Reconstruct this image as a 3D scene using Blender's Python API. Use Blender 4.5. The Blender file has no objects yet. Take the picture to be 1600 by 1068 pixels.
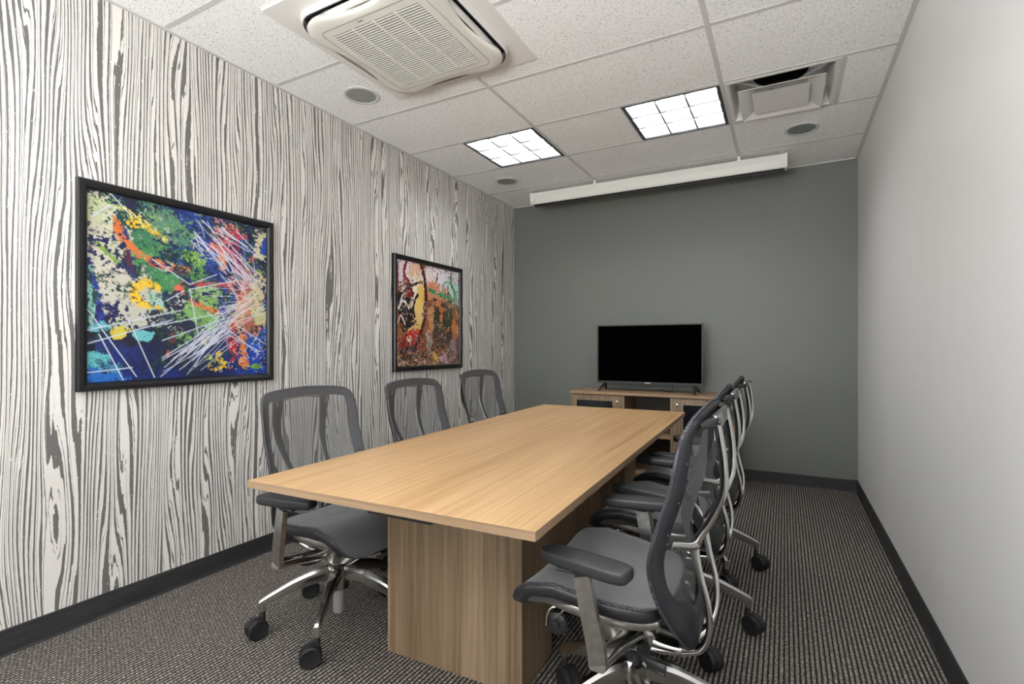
import bpy, bmesh, math, random
import numpy as np
from mathutils import Vector, Matrix

SC = bpy.context.scene
COL = SC.collection
PI = math.pi
random.seed(7)
rng = np.random.default_rng(11)

# ------------------------------------------------------------------ room dimensions (metres)
XL, XR, YB, YF, H = -2.654, 0.526, 4.984, -2.1, 2.7316      # left, right, far, near walls, ceiling
GX, GY, G = -1.5462, 2.5846, 0.6096                         # ceiling grid origin and 2 ft module

# ------------------------------------------------------------------ tagging helpers
def tag(o, label, cat, group=None, kind=None):
    o['label'] = label
    o['category'] = cat
    if group: o['group'] = group
    if kind: o['kind'] = kind
    return o

def empty(name, loc, rz=0.0):
    o = bpy.data.objects.new(name, None)
    COL.objects.link(o)
    o.location = loc
    o.rotation_euler = (0, 0, rz)
    o.empty_display_size = 0.1
    return o

def obj(name, bm, mat, parent=None, smooth=True, angle=40):
    me = bpy.data.meshes.new(name)
    bmesh.ops.recalc_face_normals(bm, faces=bm.faces[:])
    bm.to_mesh(me)
    bm.free()
    if mat: me.materials.append(mat)
    o = bpy.data.objects.new(name, me)
    COL.objects.link(o)
    if parent: o.parent = parent
    if smooth:
        me.polygons.foreach_set('use_smooth', [True] * len(me.polygons))
        me.set_sharp_from_angle(angle=math.radians(angle))
    return o

def struct(name, bm, mat, parent=None, smooth=False):
    o = obj(name, bm, mat, parent, smooth)
    if parent is None: o['kind'] = 'structure'
    return o

# ------------------------------------------------------------------ mesh helpers
def add_box(bm, x0, x1, y0, y1, z0, z1, bev=0.0, seg=2, mtx=None):
    b = bmesh.new()
    bmesh.ops.create_cube(b, size=1)
    bmesh.ops.scale(b, vec=(x1 - x0, y1 - y0, z1 - z0), verts=b.verts)
    bmesh.ops.translate(b, vec=((x0 + x1) / 2, (y0 + y1) / 2, (z0 + z1) / 2), verts=b.verts)
    if bev > 0:
        bmesh.ops.bevel(b, geom=b.edges[:], offset=bev, segments=seg, profile=0.5, affect='EDGES')
    if mtx is not None: bmesh.ops.transform(b, matrix=mtx, verts=b.verts)
    merge(bm, b)

def merge(bm, b):
    me = bpy.data.meshes.new('tmp')
    b.to_mesh(me); b.free()
    bm.from_mesh(me)
    bpy.data.meshes.remove(me)

def box(x0, x1, y0, y1, z0, z1, bev=0.0, seg=2):
    bm = bmesh.new(); add_box(bm, x0, x1, y0, y1, z0, z1, bev, seg); return bm

def loft(bm, rings, closed=True, cap=True, loop=False):
    """rings: lists of points. closed: ring is a loop. loop: last ring joins the first."""
    vs = [[bm.verts.new(p) for p in r] for r in rings]
    n = len(rings[0]); m = len(rings)
    for i in range(m if loop else m - 1):
        a, b = vs[i], vs[(i + 1) % m]
        for j in range(n if closed else n - 1):
            k = (j + 1) % n
            try: bm.faces.new((a[j], a[k], b[k], b[j]))
            except ValueError: pass
    if cap and closed and not loop:
        for r in (vs[0], vs[-1]):
            try: bm.faces.new(r)
            except ValueError: pass
    return vs

def crom(pts, n):
    """Catmull-Rom through pts (tuples of any length), n samples per span."""
    P = [np.array(p, float) for p in pts]
    P = [2 * P[0] - P[1]] + P + [2 * P[-1] - P[-2]]
    out = []
    for i in range(1, len(P) - 2):
        a, b, c, d = P[i - 1:i + 3]
        for k in range(n):
            t = k / n
            out.append(0.5 * (2 * b + (c - a) * t + (2 * a - 5 * b + 4 * c - d) * t * t + (3 * b - a - 3 * c + d) * t ** 3))
    out.append(P[-2])
    return out

def sweep(bm, pts, n=8, seg=12, side=None, power=2.0):
    """pts: (x,y,z,ra,rb); ra half-size along the side vector, rb along the other."""
    S = crom(pts, n)
    C = [Vector(s[:3]) for s in S]
    rings = []
    for i, s in enumerate(S):
        t = (C[min(i + 1, len(C) - 1)] - C[max(i - 1, 0)]).normalized()
        sv = Vector(side) if side else Vector((0, 1, 0))
        sv = (sv - t * sv.dot(t)).normalized()
        w = t.cross(sv)
        ring = []
        for k in range(seg):
            a = 2 * PI * k / seg
            ca, sa = math.cos(a), math.sin(a)
            ex = 2.0 / power
            ca = math.copysign(abs(ca) ** ex, ca); sa = math.copysign(abs(sa) ** ex, sa)
            ring.append(C[i] + sv * (s[3] * ca) + w * (s[4] * sa))
        rings.append(ring)
    loft(bm, rings)

def lathe(bm, prof, c=(0, 0, 0), seg=32, axis='z', cap=True):
    rings = []
    for r, h in prof:
        ring = []
        for k in range(seg):
            a = 2 * PI * k / seg
            if axis == 'z': p = (c[0] + r * math.cos(a), c[1] + r * math.sin(a), c[2] + h)
            elif axis == 'y': p = (c[0] + r * math.cos(a), c[1] + h, c[2] + r * math.sin(a))
            else: p = (c[0] + h, c[1] + r * math.cos(a), c[2] + r * math.sin(a))
            ring.append(p)
        rings.append(ring)
    loft(bm, rings, cap=cap)

def rsquare(half, r, n=8, bow=0.0):
    """rounded square outline in the plane, sides bowed outward by bow."""
    pts = []
    for q in range(4):
        cx, cy = [(1, 1), (-1, 1), (-1, -1), (1, -1)][q]
        for k in range(n + 1):
            a = q * PI / 2 + k / n * PI / 2
            pts.append((cx * (half - r) + r * math.cos(a), cy * (half - r) + r * math.sin(a)))
        # points along the next side
        a0 = pts[-1]
        nx = [(-1, 1), (-1, -1), (1, -1), (1, 1)][q]
        d = [(-1, 0), (0, -1), (1, 0), (0, 1)][q]
        L = 2 * (half - r)
        o = (d[1], -d[0]) if True else None
        for k in range(1, 12):
            t = k / 12
            bo = bow * math.sin(PI * t)
            ox, oy = [(0, 1), (-1, 0), (0, -1), (1, 0)][q]
            pts.append((a0[0] + d[0] * L * t + ox * bo, a0[1] + d[1] * L * t + oy * bo))
    return pts

# ------------------------------------------------------------------ materials
MATS = {}
def mat(name, col=(0.8, 0.8, 0.8), rough=0.5, metal=0.0, **kw):
    m = bpy.data.materials.new(name)
    m.use_nodes = True
    b = m.node_tree.nodes['Principled BSDF']
    b.inputs['Base Color'].default_value = (*col, 1)
    b.inputs['Roughness'].default_value = rough
    b.inputs['Metallic'].default_value = metal
    for k, v in kw.items(): b.inputs[k].default_value = v
    MATS[name] = m
    return m

class NT:
    """tiny node-tree builder"""
    def __init__(s, m):
        s.m = m; s.t = m.node_tree; s.n = s.t.nodes; s.b = s.n['Principled BSDF']
    def node(s, typ, **kw):
        x = s.n.new(typ)
        for k, v in kw.items(): setattr(x, k, v)
        return x
    def link(s, a, b): s.t.links.new(a, b)
    def val(s, x, v):
        if hasattr(v, 'is_output'): s.link(v, x)
        else: x.default_value = v
    def math(s, op, a, b=None, c=None, clamp=False):
        x = s.node('ShaderNodeMath', operation=op, use_clamp=clamp)
        s.val(x.inputs[0], a)
        if b is not None: s.val(x.inputs[1], b)
        if c is not None: s.val(x.inputs[2], c)
        return x.outputs[0]
    def obj(s):
        return s.node('ShaderNodeTexCoord').outputs['Object']
    def xyz(s, v):
        x = s.node('ShaderNodeSeparateXYZ'); s.link(v, x.inputs[0]); return x.outputs
    def comb(s, x, y, z):
        c = s.node('ShaderNodeCombineXYZ')
        for i, v in enumerate((x, y, z)): s.val(c.inputs[i], v)
        return c.outputs[0]
    def scale(s, v, sc, loc=(0, 0, 0)):
        x = s.node('ShaderNodeMapping'); s.link(v, x.inputs[0])
        x.inputs['Scale'].default_value = sc; x.inputs['Location'].default_value = loc
        return x.outputs[0]
    def noise(s, v, scale=1.0, detail=2.0, rough=0.5, dist=0.0):
        x = s.node('ShaderNodeTexNoise'); s.link(v, x.inputs['Vector'])
        x.inputs['Scale'].default_value = scale; x.inputs['Detail'].default_value = detail
        x.inputs['Roughness'].default_value = rough; x.inputs['Distortion'].default_value = dist
        return x.outputs['Fac']
    def ramp(s, f, stops, interp='LINEAR'):
        x = s.node('ShaderNodeValToRGB'); s.link(f, x.inputs[0])
        x.color_ramp.interpolation = interp
        e = x.color_ramp.elements
        while len(e) < len(stops): e.new(0.5)
        for i, (p, c) in enumerate(stops):
            e[i].position = p; e[i].color = (*c, 1) if len(c) == 3 else c
        return x.outputs[0]
    def mix(s, f, a, b):
        x = s.node('ShaderNodeMix', data_type='RGBA')
        s.val(x.inputs[0], f)
        for i, v in ((6, a), (7, b)):
            if hasattr(v, 'is_output'): s.link(v, x.inputs[i])
            else: x.inputs[i].default_value = (*v, 1)
        return x.outputs[2]
    def smooth(s, x, a, b):
        n = s.node('ShaderNodeMapRange', interpolation_type='SMOOTHSTEP')
        s.val(n.inputs[0], x); n.inputs[1].default_value = a; n.inputs[2].default_value = b
        return n.outputs[0]
    def bump(s, h, strength=0.3, dist=0.01):
        x = s.node('ShaderNodeBump'); s.link(h, x.inputs['Height'])
        x.inputs['Strength'].default_value = strength; x.inputs['Distance'].default_value = dist
        s.link(x.outputs[0], s.b.inputs['Normal'])
    def color(s, c): s.link(c, s.b.inputs['Base Color'])

def wood(name, along, light, mid, dark, rough=0.42):
    m = mat(name, mid, rough); n = NT(m)
    o = n.obj()
    k = [55.0, 55.0, 55.0]; k[along] = 1.1
    k2 = [260.0, 260.0, 260.0]; k2[along] = 3.0
    a = n.noise(n.scale(o, k), 1.0, 3.0, 0.55, 0.3)
    b = n.noise(n.scale(o, k2), 1.0, 2.0, 0.6)
    k3 = [9.0, 9.0, 9.0]; k3[along] = 0.5
    c3 = n.noise(n.scale(o, k3), 1.0, 1.0)
    f = n.math('ADD', n.math('MULTIPLY', a, 0.55), n.math('MULTIPLY', b, 0.3))
    f = n.math('ADD', f, n.math('MULTIPLY', c3, 0.25))
    n.color(n.ramp(f, [(0.38, dark), (0.52, mid), (0.68, light)]))
    n.bump(b, 0.05, 0.001)
    return m

def build_materials():
    # patterned wallpaper: broad woodcut grain running up the wall
    m = mat('wallpaper', (0.7, 0.68, 0.64), 0.55); n = NT(m)
    x, y, z = n.xyz(n.obj())
    big = n.noise(n.comb(0.0, n.math('MULTIPLY', y, 7.0), n.math('MULTIPLY', z, 0.75)), 1.0, 1.0, 0.4)
    mid = n.noise(n.comb(3.0, n.math('MULTIPLY', y, 22.0), n.math('MULTIPLY', z, 1.0)), 1.0, 2.0, 0.5)
    fine = n.noise(n.comb(7.0, n.math('MULTIPLY', y, 110.0), n.math('MULTIPLY', z, 26.0)), 1.0, 2.0, 0.6)
    duty = n.noise(n.comb(11.0, n.math('MULTIPLY', y, 30.0), n.math('MULTIPLY', z, 0.9)), 1.0, 2.0, 0.6)
    F = n.math('ADD', n.math('MULTIPLY', y, 49.0), n.math('MULTIPLY', big, 9.5))
    F = n.math('ADD', F, n.math('MULTIPLY', mid, 1.1))
    F = n.math('ADD', F, n.math('MULTIPLY', fine, 0.16))
    tri = n.math('ABSOLUTE', n.math('SUBTRACT', n.math('FRACT', F), 0.5))           # 0..0.5
    F2 = n.math('ADD', n.math('MULTIPLY', F, 2.0), n.math('MULTIPLY', mid, 1.5))
    tri2 = n.math('ABSOLUTE', n.math('SUBTRACT', n.math('FRACT', F2), 0.5))
    w1 = n.math('MULTIPLY_ADD', duty, 0.85, -0.245)
    w1 = n.math('MINIMUM', w1, 0.30)
    l1 = n.math('LESS_THAN', n.math('ADD', tri, n.math('MULTIPLY', fine, 0.05)), w1)
    w2 = n.math('MULTIPLY_ADD', duty, -0.45, 0.285)
    l2 = n.math('LESS_THAN', tri2, w2)
    line = n.math('MAXIMUM', l1, l2)
    flake = n.math('GREATER_THAN', n.noise(n.comb(2.0, n.math('MULTIPLY', y, 160.0), n.math('MULTIPLY', z, 70.0)), 1.0, 1.0), 0.73)
    line = n.math('MULTIPLY', line, n.math('SUBTRACT', 1.0, flake))
    n.color(n.mix(line, (0.72, 0.687, 0.643), (0.145, 0.138, 0.130)))
    # painted walls
    m = mat('grey_green_paint', (0.150, 0.158, 0.140), 0.5); n = NT(m)
    n.bump(n.noise(n.scale(n.obj(), (220, 220, 220)), 1.0, 2.0), 0.06, 0.001)
    m = mat('white_wall_paint', (0.70, 0.69, 0.685), 0.38); n = NT(m)
    o = n.obj()
    n.color(n.ramp(n.noise(n.scale(o, (1.5, 1.5, 1.1)), 1.0, 4.0, 0.6), [(0.3, (0.75, 0.745, 0.74)), (0.7, (0.79, 0.785, 0.78))]))
    n.bump(n.noise(n.scale(o, (160, 160, 160)), 1.0, 2.0), 0.05, 0.001)
    # ceiling tiles: white mineral fibre, pin holes and fissures
    m = mat('ceiling_tile', (0.74, 0.72, 0.70), 0.9); n = NT(m)
    o = n.obj()
    a = n.noise(n.scale(o, (120, 120, 120)), 1.0, 2.0, 0.6)
    b = n.noise(n.scale(o, (60, 95, 60)), 1.0, 3.0, 0.65)
    hole = n.math('MAXIMUM', n.smooth(a, 0.60, 0.67), n.smooth(b, 0.615, 0.67))
    n.color(n.mix(n.math('MULTIPLY', hole, 0.75), (0.92, 0.92, 0.91), (0.36, 0.34, 0.32)))
    n.bump(n.math('SUBTRACT', 1.0, hole), 0.4, 0.004)
    mat('grid_metal', (0.60, 0.59, 0.575), 0.7)
    # carpet: looped ribs running the length of the room
    m = mat('carpet', (0.1, 0.09, 0.085), 0.95); n = NT(m)
    x, y, z = n.xyz(n.obj())
    wob = n.noise(n.comb(n.math('MULTIPLY', x, 60.0), n.math('MULTIPLY', y, 60.0), 0.0), 1.0, 2.0)
    xr = n.math('ADD', n.math('MULTIPLY', x, 58.0), n.math('MULTIPLY', wob, 0.25))
    col_id = n.math('FLOOR', xr)
    stag = n.math('MULTIPLY', n.math('MODULO', col_id, 2.0), 0.5)
    yr = n.math('ADD', n.math('ADD', n.math('MULTIPLY', y, 72.0), stag), n.math('MULTIPLY', wob, 0.6))
    fx = n.math('ABSOLUTE', n.math('SUBTRACT', n.math('FRACT', xr), 0.5))      # 0 rib centre
    fy = n.math('ABSOLUTE', n.math('SUBTRACT', n.math('FRACT', yr), 0.5))
    hx = n.math('SUBTRACT', 1.0, n.smooth(fx, 0.14, 0.46))
    hy = n.math('SUBTRACT', 1.0, n.smooth(fy, 0.22, 0.5))
    hh = n.math('MULTIPLY', hx, n.math('MULTIPLY_ADD', hy, 0.60, 0.40))
    tone = n.noise(n.comb(n.math('MULTIPLY', x, 72.0), n.math('MULTIPLY', y, 90.0), 3.0), 1.0, 2.0, 0.6)
    tuft = n.ramp(tone, [(0.30, (0.125, 0.110, 0.097)), (0.52, (0.262, 0.235, 0.208)), (0.72, (0.50, 0.455, 0.41))])
    n.color(n.mix(hh, (0.016, 0.014, 0.013), tuft))
    n.bump(hh, 0.7, 0.006)
    n.b.inputs['Specular IOR Level'].default_value = 0.1
    m = mat('rubber_base', (0.030, 0.030, 0.031), 0.6); n = NT(m)
    n.color(n.ramp(n.noise(n.scale(n.obj(), (9, 3, 30)), 1.0, 4.0, 0.7), [(0.45, (0.021, 0.021, 0.022)), (0.8, (0.042, 0.042, 0.043))]))
    # woods
    wood('oak_top', 1, (0.565, 0.365, 0.187), (0.475, 0.292, 0.138), (0.36, 0.207, 0.089), 0.33)
    wood('oak_edge', 0, (0.36, 0.25, 0.155), (0.27, 0.18, 0.105), (0.19, 0.12, 0.068), 0.4)
    wood('oak_edge_long', 1, (0.36, 0.25, 0.155), (0.27, 0.18, 0.105), (0.19, 0.12, 0.068), 0.4)
    wood('walnut_panel', 2, (0.315, 0.225, 0.140), (0.215, 0.146, 0.086), (0.130, 0.085, 0.047), 0.45)
    wood('walnut_flat', 0, (0.40, 0.27, 0.165), (0.32, 0.205, 0.118), (0.22, 0.135, 0.075), 0.42)
    # metals and plastics
    m = mat('polished_aluminium', (0.60, 0.595, 0.58), 0.18, 1.0); n = NT(m)
    n.link(n.ramp(n.noise(n.scale(n.obj(), (14, 14, 14)), 1.0, 3.0), [(0.3, (0.13, 0.13, 0.13)), (0.7, (0.23, 0.23, 0.23))]), n.b.inputs['Roughness'])
    m = mat('brushed_aluminium', (0.52, 0.51, 0.49), 0.3, 1.0); n = NT(m)
    n.color(n.ramp(n.noise(n.scale(n.obj(), (45, 45, 45)), 1.0, 3.0, 0.6), [(0.35, (0.42, 0.41, 0.39)), (0.7, (0.58, 0.57, 0.55))]))
    mat('grey_plastic', (0.30, 0.30, 0.30), 0.45)
    mat('black_plastic', (0.018, 0.018, 0.020), 0.4)
    mat('slate_plastic', (0.017, 0.0175, 0.021), 0.5, **{'Specular IOR Level': 0.35})
    mat('arm_urethane', (0.024, 0.024, 0.027), 0.4)
    mat('caster_rubber', (0.012, 0.012, 0.013), 0.45)
    mat('chrome_wire', (0.8, 0.8, 0.8), 0.12, 1.0)
    # woven seat fabric
    m = mat('seat_weave', (0.1, 0.1, 0.105), 0.6); n = NT(m)
    x, y, z = n.xyz(n.obj())
    a = n.math('SINE', n.math('MULTIPLY', n.math('ADD', x, y), 2 * PI * 270))
    b = n.math('SINE', n.math('MULTIPLY', n.math('SUBTRACT', x, y), 2 * PI * 270))
    w = n.math('MULTIPLY', a, b)
    w = n.smooth(w, -0.5, 0.7)
    n.color(n.mix(w, (0.028, 0.029, 0.032), (0.20, 0.20, 0.21)))
    n.bump(w, 0.25, 0.0015)
    n.b.inputs['Sheen Weight'].default_value = 0.3
    # open mesh of the backrest: threads with holes between them
    m = mat('back_mesh', (0.12, 0.12, 0.125), 0.6); n = NT(m)
    x, y, z = n.xyz(n.obj())
    fa = n.math('FRACT', n.math('MULTIPLY', n.math('ADD', y, z), 260.0))
    fb = n.math('FRACT', n.math('MULTIPLY', n.math('SUBTRACT', y, z), 260.0))
    holes = n.math('MULTIPLY', n.math('GREATER_THAN', fa, 0.31), n.math('GREATER_THAN', fb, 0.31))
    tr = n.node('ShaderNodeBsdfTransparent')
    mx = n.node('ShaderNodeMixShader')
    n.link(holes, mx.inputs[0]); n.link(n.b.outputs[0], mx.inputs[1]); n.link(tr.outputs[0], mx.inputs[2])
    n.link(mx.outputs[0], n.n['Material Output'].inputs['Surface'])
    m = mat('rim_weave', (0.03, 0.03, 0.033), 0.55); n = NT(m)
    x, y, z = n.xyz(n.obj())
    a = n.math('SINE', n.math('MULTIPLY', n.math('ADD', y, z), 2 * PI * 130))
    b = n.math('SINE', n.math('MULTIPLY', n.math('SUBTRACT', y, z), 2 * PI * 130))
    w = n.smooth(n.math('MULTIPLY', a, b), 0.25, 0.8)
    n.color(n.mix(w, (0.018, 0.018, 0.022), (0.15, 0.15, 0.16)))
    # appliances
    mat('unit_plastic', (0.70, 0.68, 0.62), 0.45)
    mat('unit_plate', (0.74, 0.72, 0.69), 0.5)
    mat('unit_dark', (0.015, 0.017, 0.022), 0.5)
    mat('unit_shadow_gap', (0.07, 0.065, 0.06), 0.7)
    mat('unit_flap', (0.72, 0.70, 0.65), 0.4)
    mat('grille_back', (0.11, 0.105, 0.09), 0.8)
    mat('brand_ink', (0.06, 0.06, 0.06), 0.5)
    mat('white_metal', (0.72, 0.71, 0.68), 0.4)
    mat('trim_dark', (0.085, 0.085, 0.092), 0.4, 0.6)
    mat('louver_white', (0.26, 0.26, 0.265), 0.5)
    mat('louver_edge', (0.03, 0.03, 0.03), 0.6)
    mat('downlight_ring', (0.62, 0.62, 0.61), 0.4)
    mat('downlight_cone', (0.42, 0.44, 0.44), 0.28, 0.85)
    mat('screen_case', (0.72, 0.71, 0.66), 0.4)
    mat('screen_slot', (0.012, 0.012, 0.012), 0.6)
    mat('frame_black', (0.008, 0.008, 0.009), 0.3)
    mat('tv_glass', (0.0008, 0.0008, 0.0008), 0.9, **{'Specular IOR Level': 0.0})
    mat('tv_bezel', (0.045, 0.045, 0.045), 0.5)
    mat('tv_plastic', (0.02, 0.02, 0.02), 0.4)
    mat('logo_silver', (0.7, 0.7, 0.7), 0.3, 0.6)
    mat('shaded_back', (0.045, 0.034, 0.025), 0.6)  # shade inside the open bay, put into the back panel's colour
    mat('smoked_glass', (0.012, 0.014, 0.018), 0.08)
    mat('nickel', (0.75, 0.72, 0.66), 0.25, 1.0)
    mat('dark_steel', (0.02, 0.02, 0.022), 0.45, 0.3)
    mat('void_black', (0.01, 0.01, 0.012), 0.9)
    mat('seat_tag', (0.17, 0.17, 0.175), 0.6)
    m = mat('lamp_diffuser', (0.9, 0.9, 0.9), 0.5)
    b = m.node_tree.nodes['Principled BSDF']
    b.inputs['Emission Color'].default_value = (0.97, 0.985, 1.0, 1)
    b.inputs['Emission Strength'].default_value = 15.0
    for nm in ('canvas_blue', 'canvas_red'):
        m = mat(nm, (1, 1, 1), 0.35); n = NT(m)
        a = n.node('ShaderNodeVertexColor', layer_name='paint')
        n.color(a.outputs['Color'])
        n.b.inputs['Coat Weight'].default_value = 0.25
        n.b.inputs['Coat Roughness'].default_value = 0.08

build_materials()
M = MATS

# ------------------------------------------------------------------ room shell
def build_room():
    T = 0.12
    struct('floor', box(XL - T, XR + T, YF - T, YB + T, -0.1, 0.0), M['carpet'])
    struct('wall_left', box(XL - T, XL, YF - T, YB + T, 0, H + 0.1), M['wallpaper'])
    struct('wall_right', box(XR, XR + T, YF - T, YB + T, 0, H + 0.1), M['white_wall_paint'])
    struct('wall_back', box(XL, XR, YB, YB + T, 0, H + 0.1), M['grey_green_paint'])
    struct('wall_front', box(XL, XR, YF - T, YF, 0, H + 0.1), M['white_wall_paint'])
    # ceiling with openings where fixtures recess
    holes = []
    for (x0, y0) in TROFFERS: holes.append((x0, x0 + G, y0, y0 + G))
    holes.append((GX + 2 * G, GX + 3 * G, GY + G, GY + 2 * G))       # air diffuser
    xs = sorted({XL, XR} | {v for h in holes for v in h[:2]})
    ys = sorted({YF, YB} | {v for h in holes for v in h[2:]})
    bm = bmesh.new()
    for i in range(len(xs) - 1):
        for j in range(len(ys) - 1):
            cx, cy = (xs[i] + xs[i + 1]) / 2, (ys[j] + ys[j + 1]) / 2
            if any(h[0] < cx < h[1] and h[2] < cy < h[3] for h in holes): continue
            if any(abs(cx - dx) < 0.2 and abs(cy - dy) < 0.2 for dx, dy in []): continue
            add_box(bm, xs[i], xs[i + 1], ys[j], ys[j + 1], H, H + 0.05)
    ceil = struct('ceiling', bm, M['ceiling_tile'])
    # exposed tee grid
    bm = bmesh.new()
    w = 0.012; d = 0.0022
    for i in (0, 2):
        add_box(bm, GX + i * G - w, GX + i * G + w, YF, YB, H - d, H + 0.001)
    k = math.ceil((YF - GY) / G)
    xsp = [XL] + [GX, GX + 2 * G] + [XR]
    while GY + k * G < YB:
        yy = GY + k * G
        if yy > YF:
            for a, b in zip(xsp[:-1], xsp[1:]):
                add_box(bm, a, b, yy - w, yy + w, H - d + 0.0006, H + 0.001)
        k += 1
    xe = GX + 3 * G
    add_box(bm, xe - w, xe + w, GY + G, GY + 2 * G, H - d + 0.0003, H + 0.001)
    struct('trim_1', bm, M['grid_metal'])
    # wall angle along the top of each wall
    for i, (a, b, c, e) in enumerate(((XL, XL + 0.022, YF, YB), (XR - 0.022, XR, YF, YB), (XL + .022, XR - .022, YB - 0.022, YB))):
        struct('trim_%d' % (i + 2), box(a, b, c, e, H - 0.006, H), M['grid_metal'])
    # cove base
    bh = 0.101
    def base(name, a, b, nrm):
        prof = [(0, bh), (0.004, bh), (0.006, bh - 0.004), (0.007, 0.01), (0.009, 0.003), (0.011, 0.0), (0, 0)]
        bm = bmesh.new()
        rings = []
        for p in (a, b):
            rings.append([(p[0] + nrm[0] * u, p[1] + nrm[1] * u, v) for u, v in prof])
        loft(bm, rings)
        struct(name, bm, M['rubber_base'])
    base('baseboard_left', (XL, YF), (XL, YB), (1, 0))
    base('baseboard_right', (XR, YF), (XR, YB), (-1, 0))
    base('baseboard_back', (XL, YB), (XR, YB), (0, -1))
    base('baseboard_front', (XL, YF), (XR, YF), (0, 1))

TROFFERS = [(GX - G, GY + G), (GX + G, GY + G), (GX - G, GY - 4 * G), (GX + G, GY - 4 * G)]
build_room()

# ------------------------------------------------------------------ recessed light fixtures
def make_troffer():
    r = empty('ceiling_light', (0, 0, 0))
    h = G / 2
    t = 0.012
    # trim flange in the grid opening
    bm = bmesh.new()
    o = h - t
    i_ = o - 0.02
    for (a, b, c, e) in ((-o, -i_, -o, o), (i_, o, -o, o), (-i_, i_, -o, -i_ - 0.008), (-i_, i_, i_ + 0.008, o)):
        add_box(bm, a, b, c, e, -0.006, 0.03)
    obj('frame', bm, M['trim_dark'], r, False)
    # housing sides above
    bm = bmesh.new()
    for (a, b, c, e) in ((-h + .002, -o, -h + .002, h - .002), (o, h - .002, -h + .002, h - .002), (-o, o, -h + .002, -o), (-o, o, o, h - .002)):
        add_box(bm, a, b, c, e, 0.006, 0.11)
    add_box(bm, -h + .002, h - .002, -h + .002, h - .002, 0.11, 0.118)
    obj('housing', bm, M['white_metal'], r, False)
    add = box(-o + .004, o - .004, -o + .004, o - .004, 0.075, 0.08)
    obj('diffuser', add, M['lamp_diffuser'], r, False)
    # parabolic louver: three by three cells, curved blades
    bm = bmesh.new()
    L = i_
    cell = 2 * L / 3
    for k in range(1, 3):
        p = -L + k * cell
        for ax in (0, 1):
            prof = [(-0.0018, 0.002), (0.0018, 0.002), (0.004, 0.025), (0.013, 0.055), (-0.013, 0.055), (-0.004, 0.025)]
            rings = []
            for e in (-L, L):
                rings.append([((p + u, e, v) if ax == 0 else (e, p + u, v)) for u, v in prof])
            loft(bm, rings)
    for s in (-1, 1):
        for ax in (0, 1):
            prof = [(0.0, 0.0), (-0.002, 0.025), (-0.011, 0.055), (0.002, 0.055), (0.002, 0.0)]
            rings = []
            for e in (-L, L):
                rings.append([((s * (L + u), e, v) if ax == 0 else (e, s * (L + u), v)) for u, v in prof])
            loft(bm, rings)
    lv = obj('louver', bm, M['louver_white'], r, False)
    bm = bmesh.new()
    for k in range(1, 3):
        p = -L + k * cell
        add_box(bm, p - .004, p + .004, -L, L, -0.001, 0.002); add_box(bm, -L, L, p - .004, p + .004, -0.0007, 0.0023)
    obj('louver_edge', bm, M['louver_edge'], lv, False)
    return r

def copy_tree(o, parent=None):
    c = o.copy(); COL.objects.link(c)
    if parent is not None: c.parent = parent
    for ch in list(o.children): copy_tree(ch, c)
    return c

tl = ['bright square ceiling light on the left, beside the patterned wall',
      'bright square ceiling light beside the square air diffuser',
      'square ceiling light above the camera end of the room, by the patterned wall',
      'square ceiling light above the camera end of the room, by the white wall']
src = make_troffer()
allr = [src] + [copy_tree(src) for _ in TROFFERS[1:]]
for r, (x0, y0), l in zip(allr, TROFFERS, tl):
    r.location = (x0 + G / 2, y0 + G / 2, H)
    tag(r, l, 'ceiling light', 'square ceiling lights')

# ------------------------------------------------------------------ round downlights
def make_downlight():
    r = empty('downlight', (0, 0, 0))
    bm = bmesh.new()
    lathe(bm, [(0.086, 0.0), (0.108, 0.0), (0.110, -0.003), (0.104, -0.007), (0.09, -0.007), (0.086, -0.004), (0.086, 0.0)], seg=40, cap=False)
    obj('trim_ring', bm, M['downlight_ring'], r)
    bm = bmesh.new()
    lathe(bm, [(0.088, -0.005), (0.083, -0.0045), (0.080, -0.0035), (0.055, -0.0022), (0.02, -0.0012), (0.002, -0.001), (0.002, -0.0002), (0.088, -0.0002)], seg=40)
    obj('reflector', bm, M['downlight_cone'], r)
    return r
src = make_downlight()
allr = [src, copy_tree(src), copy_tree(src)]
for r, p, l in zip(allr, ((-2.283, 2.300), (-2.280, 4.135), (0.105, 4.125)),
                   ('unlit round downlight in the ceiling just left of the air conditioner',
                    'unlit round downlight near the left end of the projector screen',
                    'unlit round downlight beside the square air diffuser, by the white wall')):
    r.location = (p[0], p[1], H)
    tag(r, l, 'downlight', 'round downlights')

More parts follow.
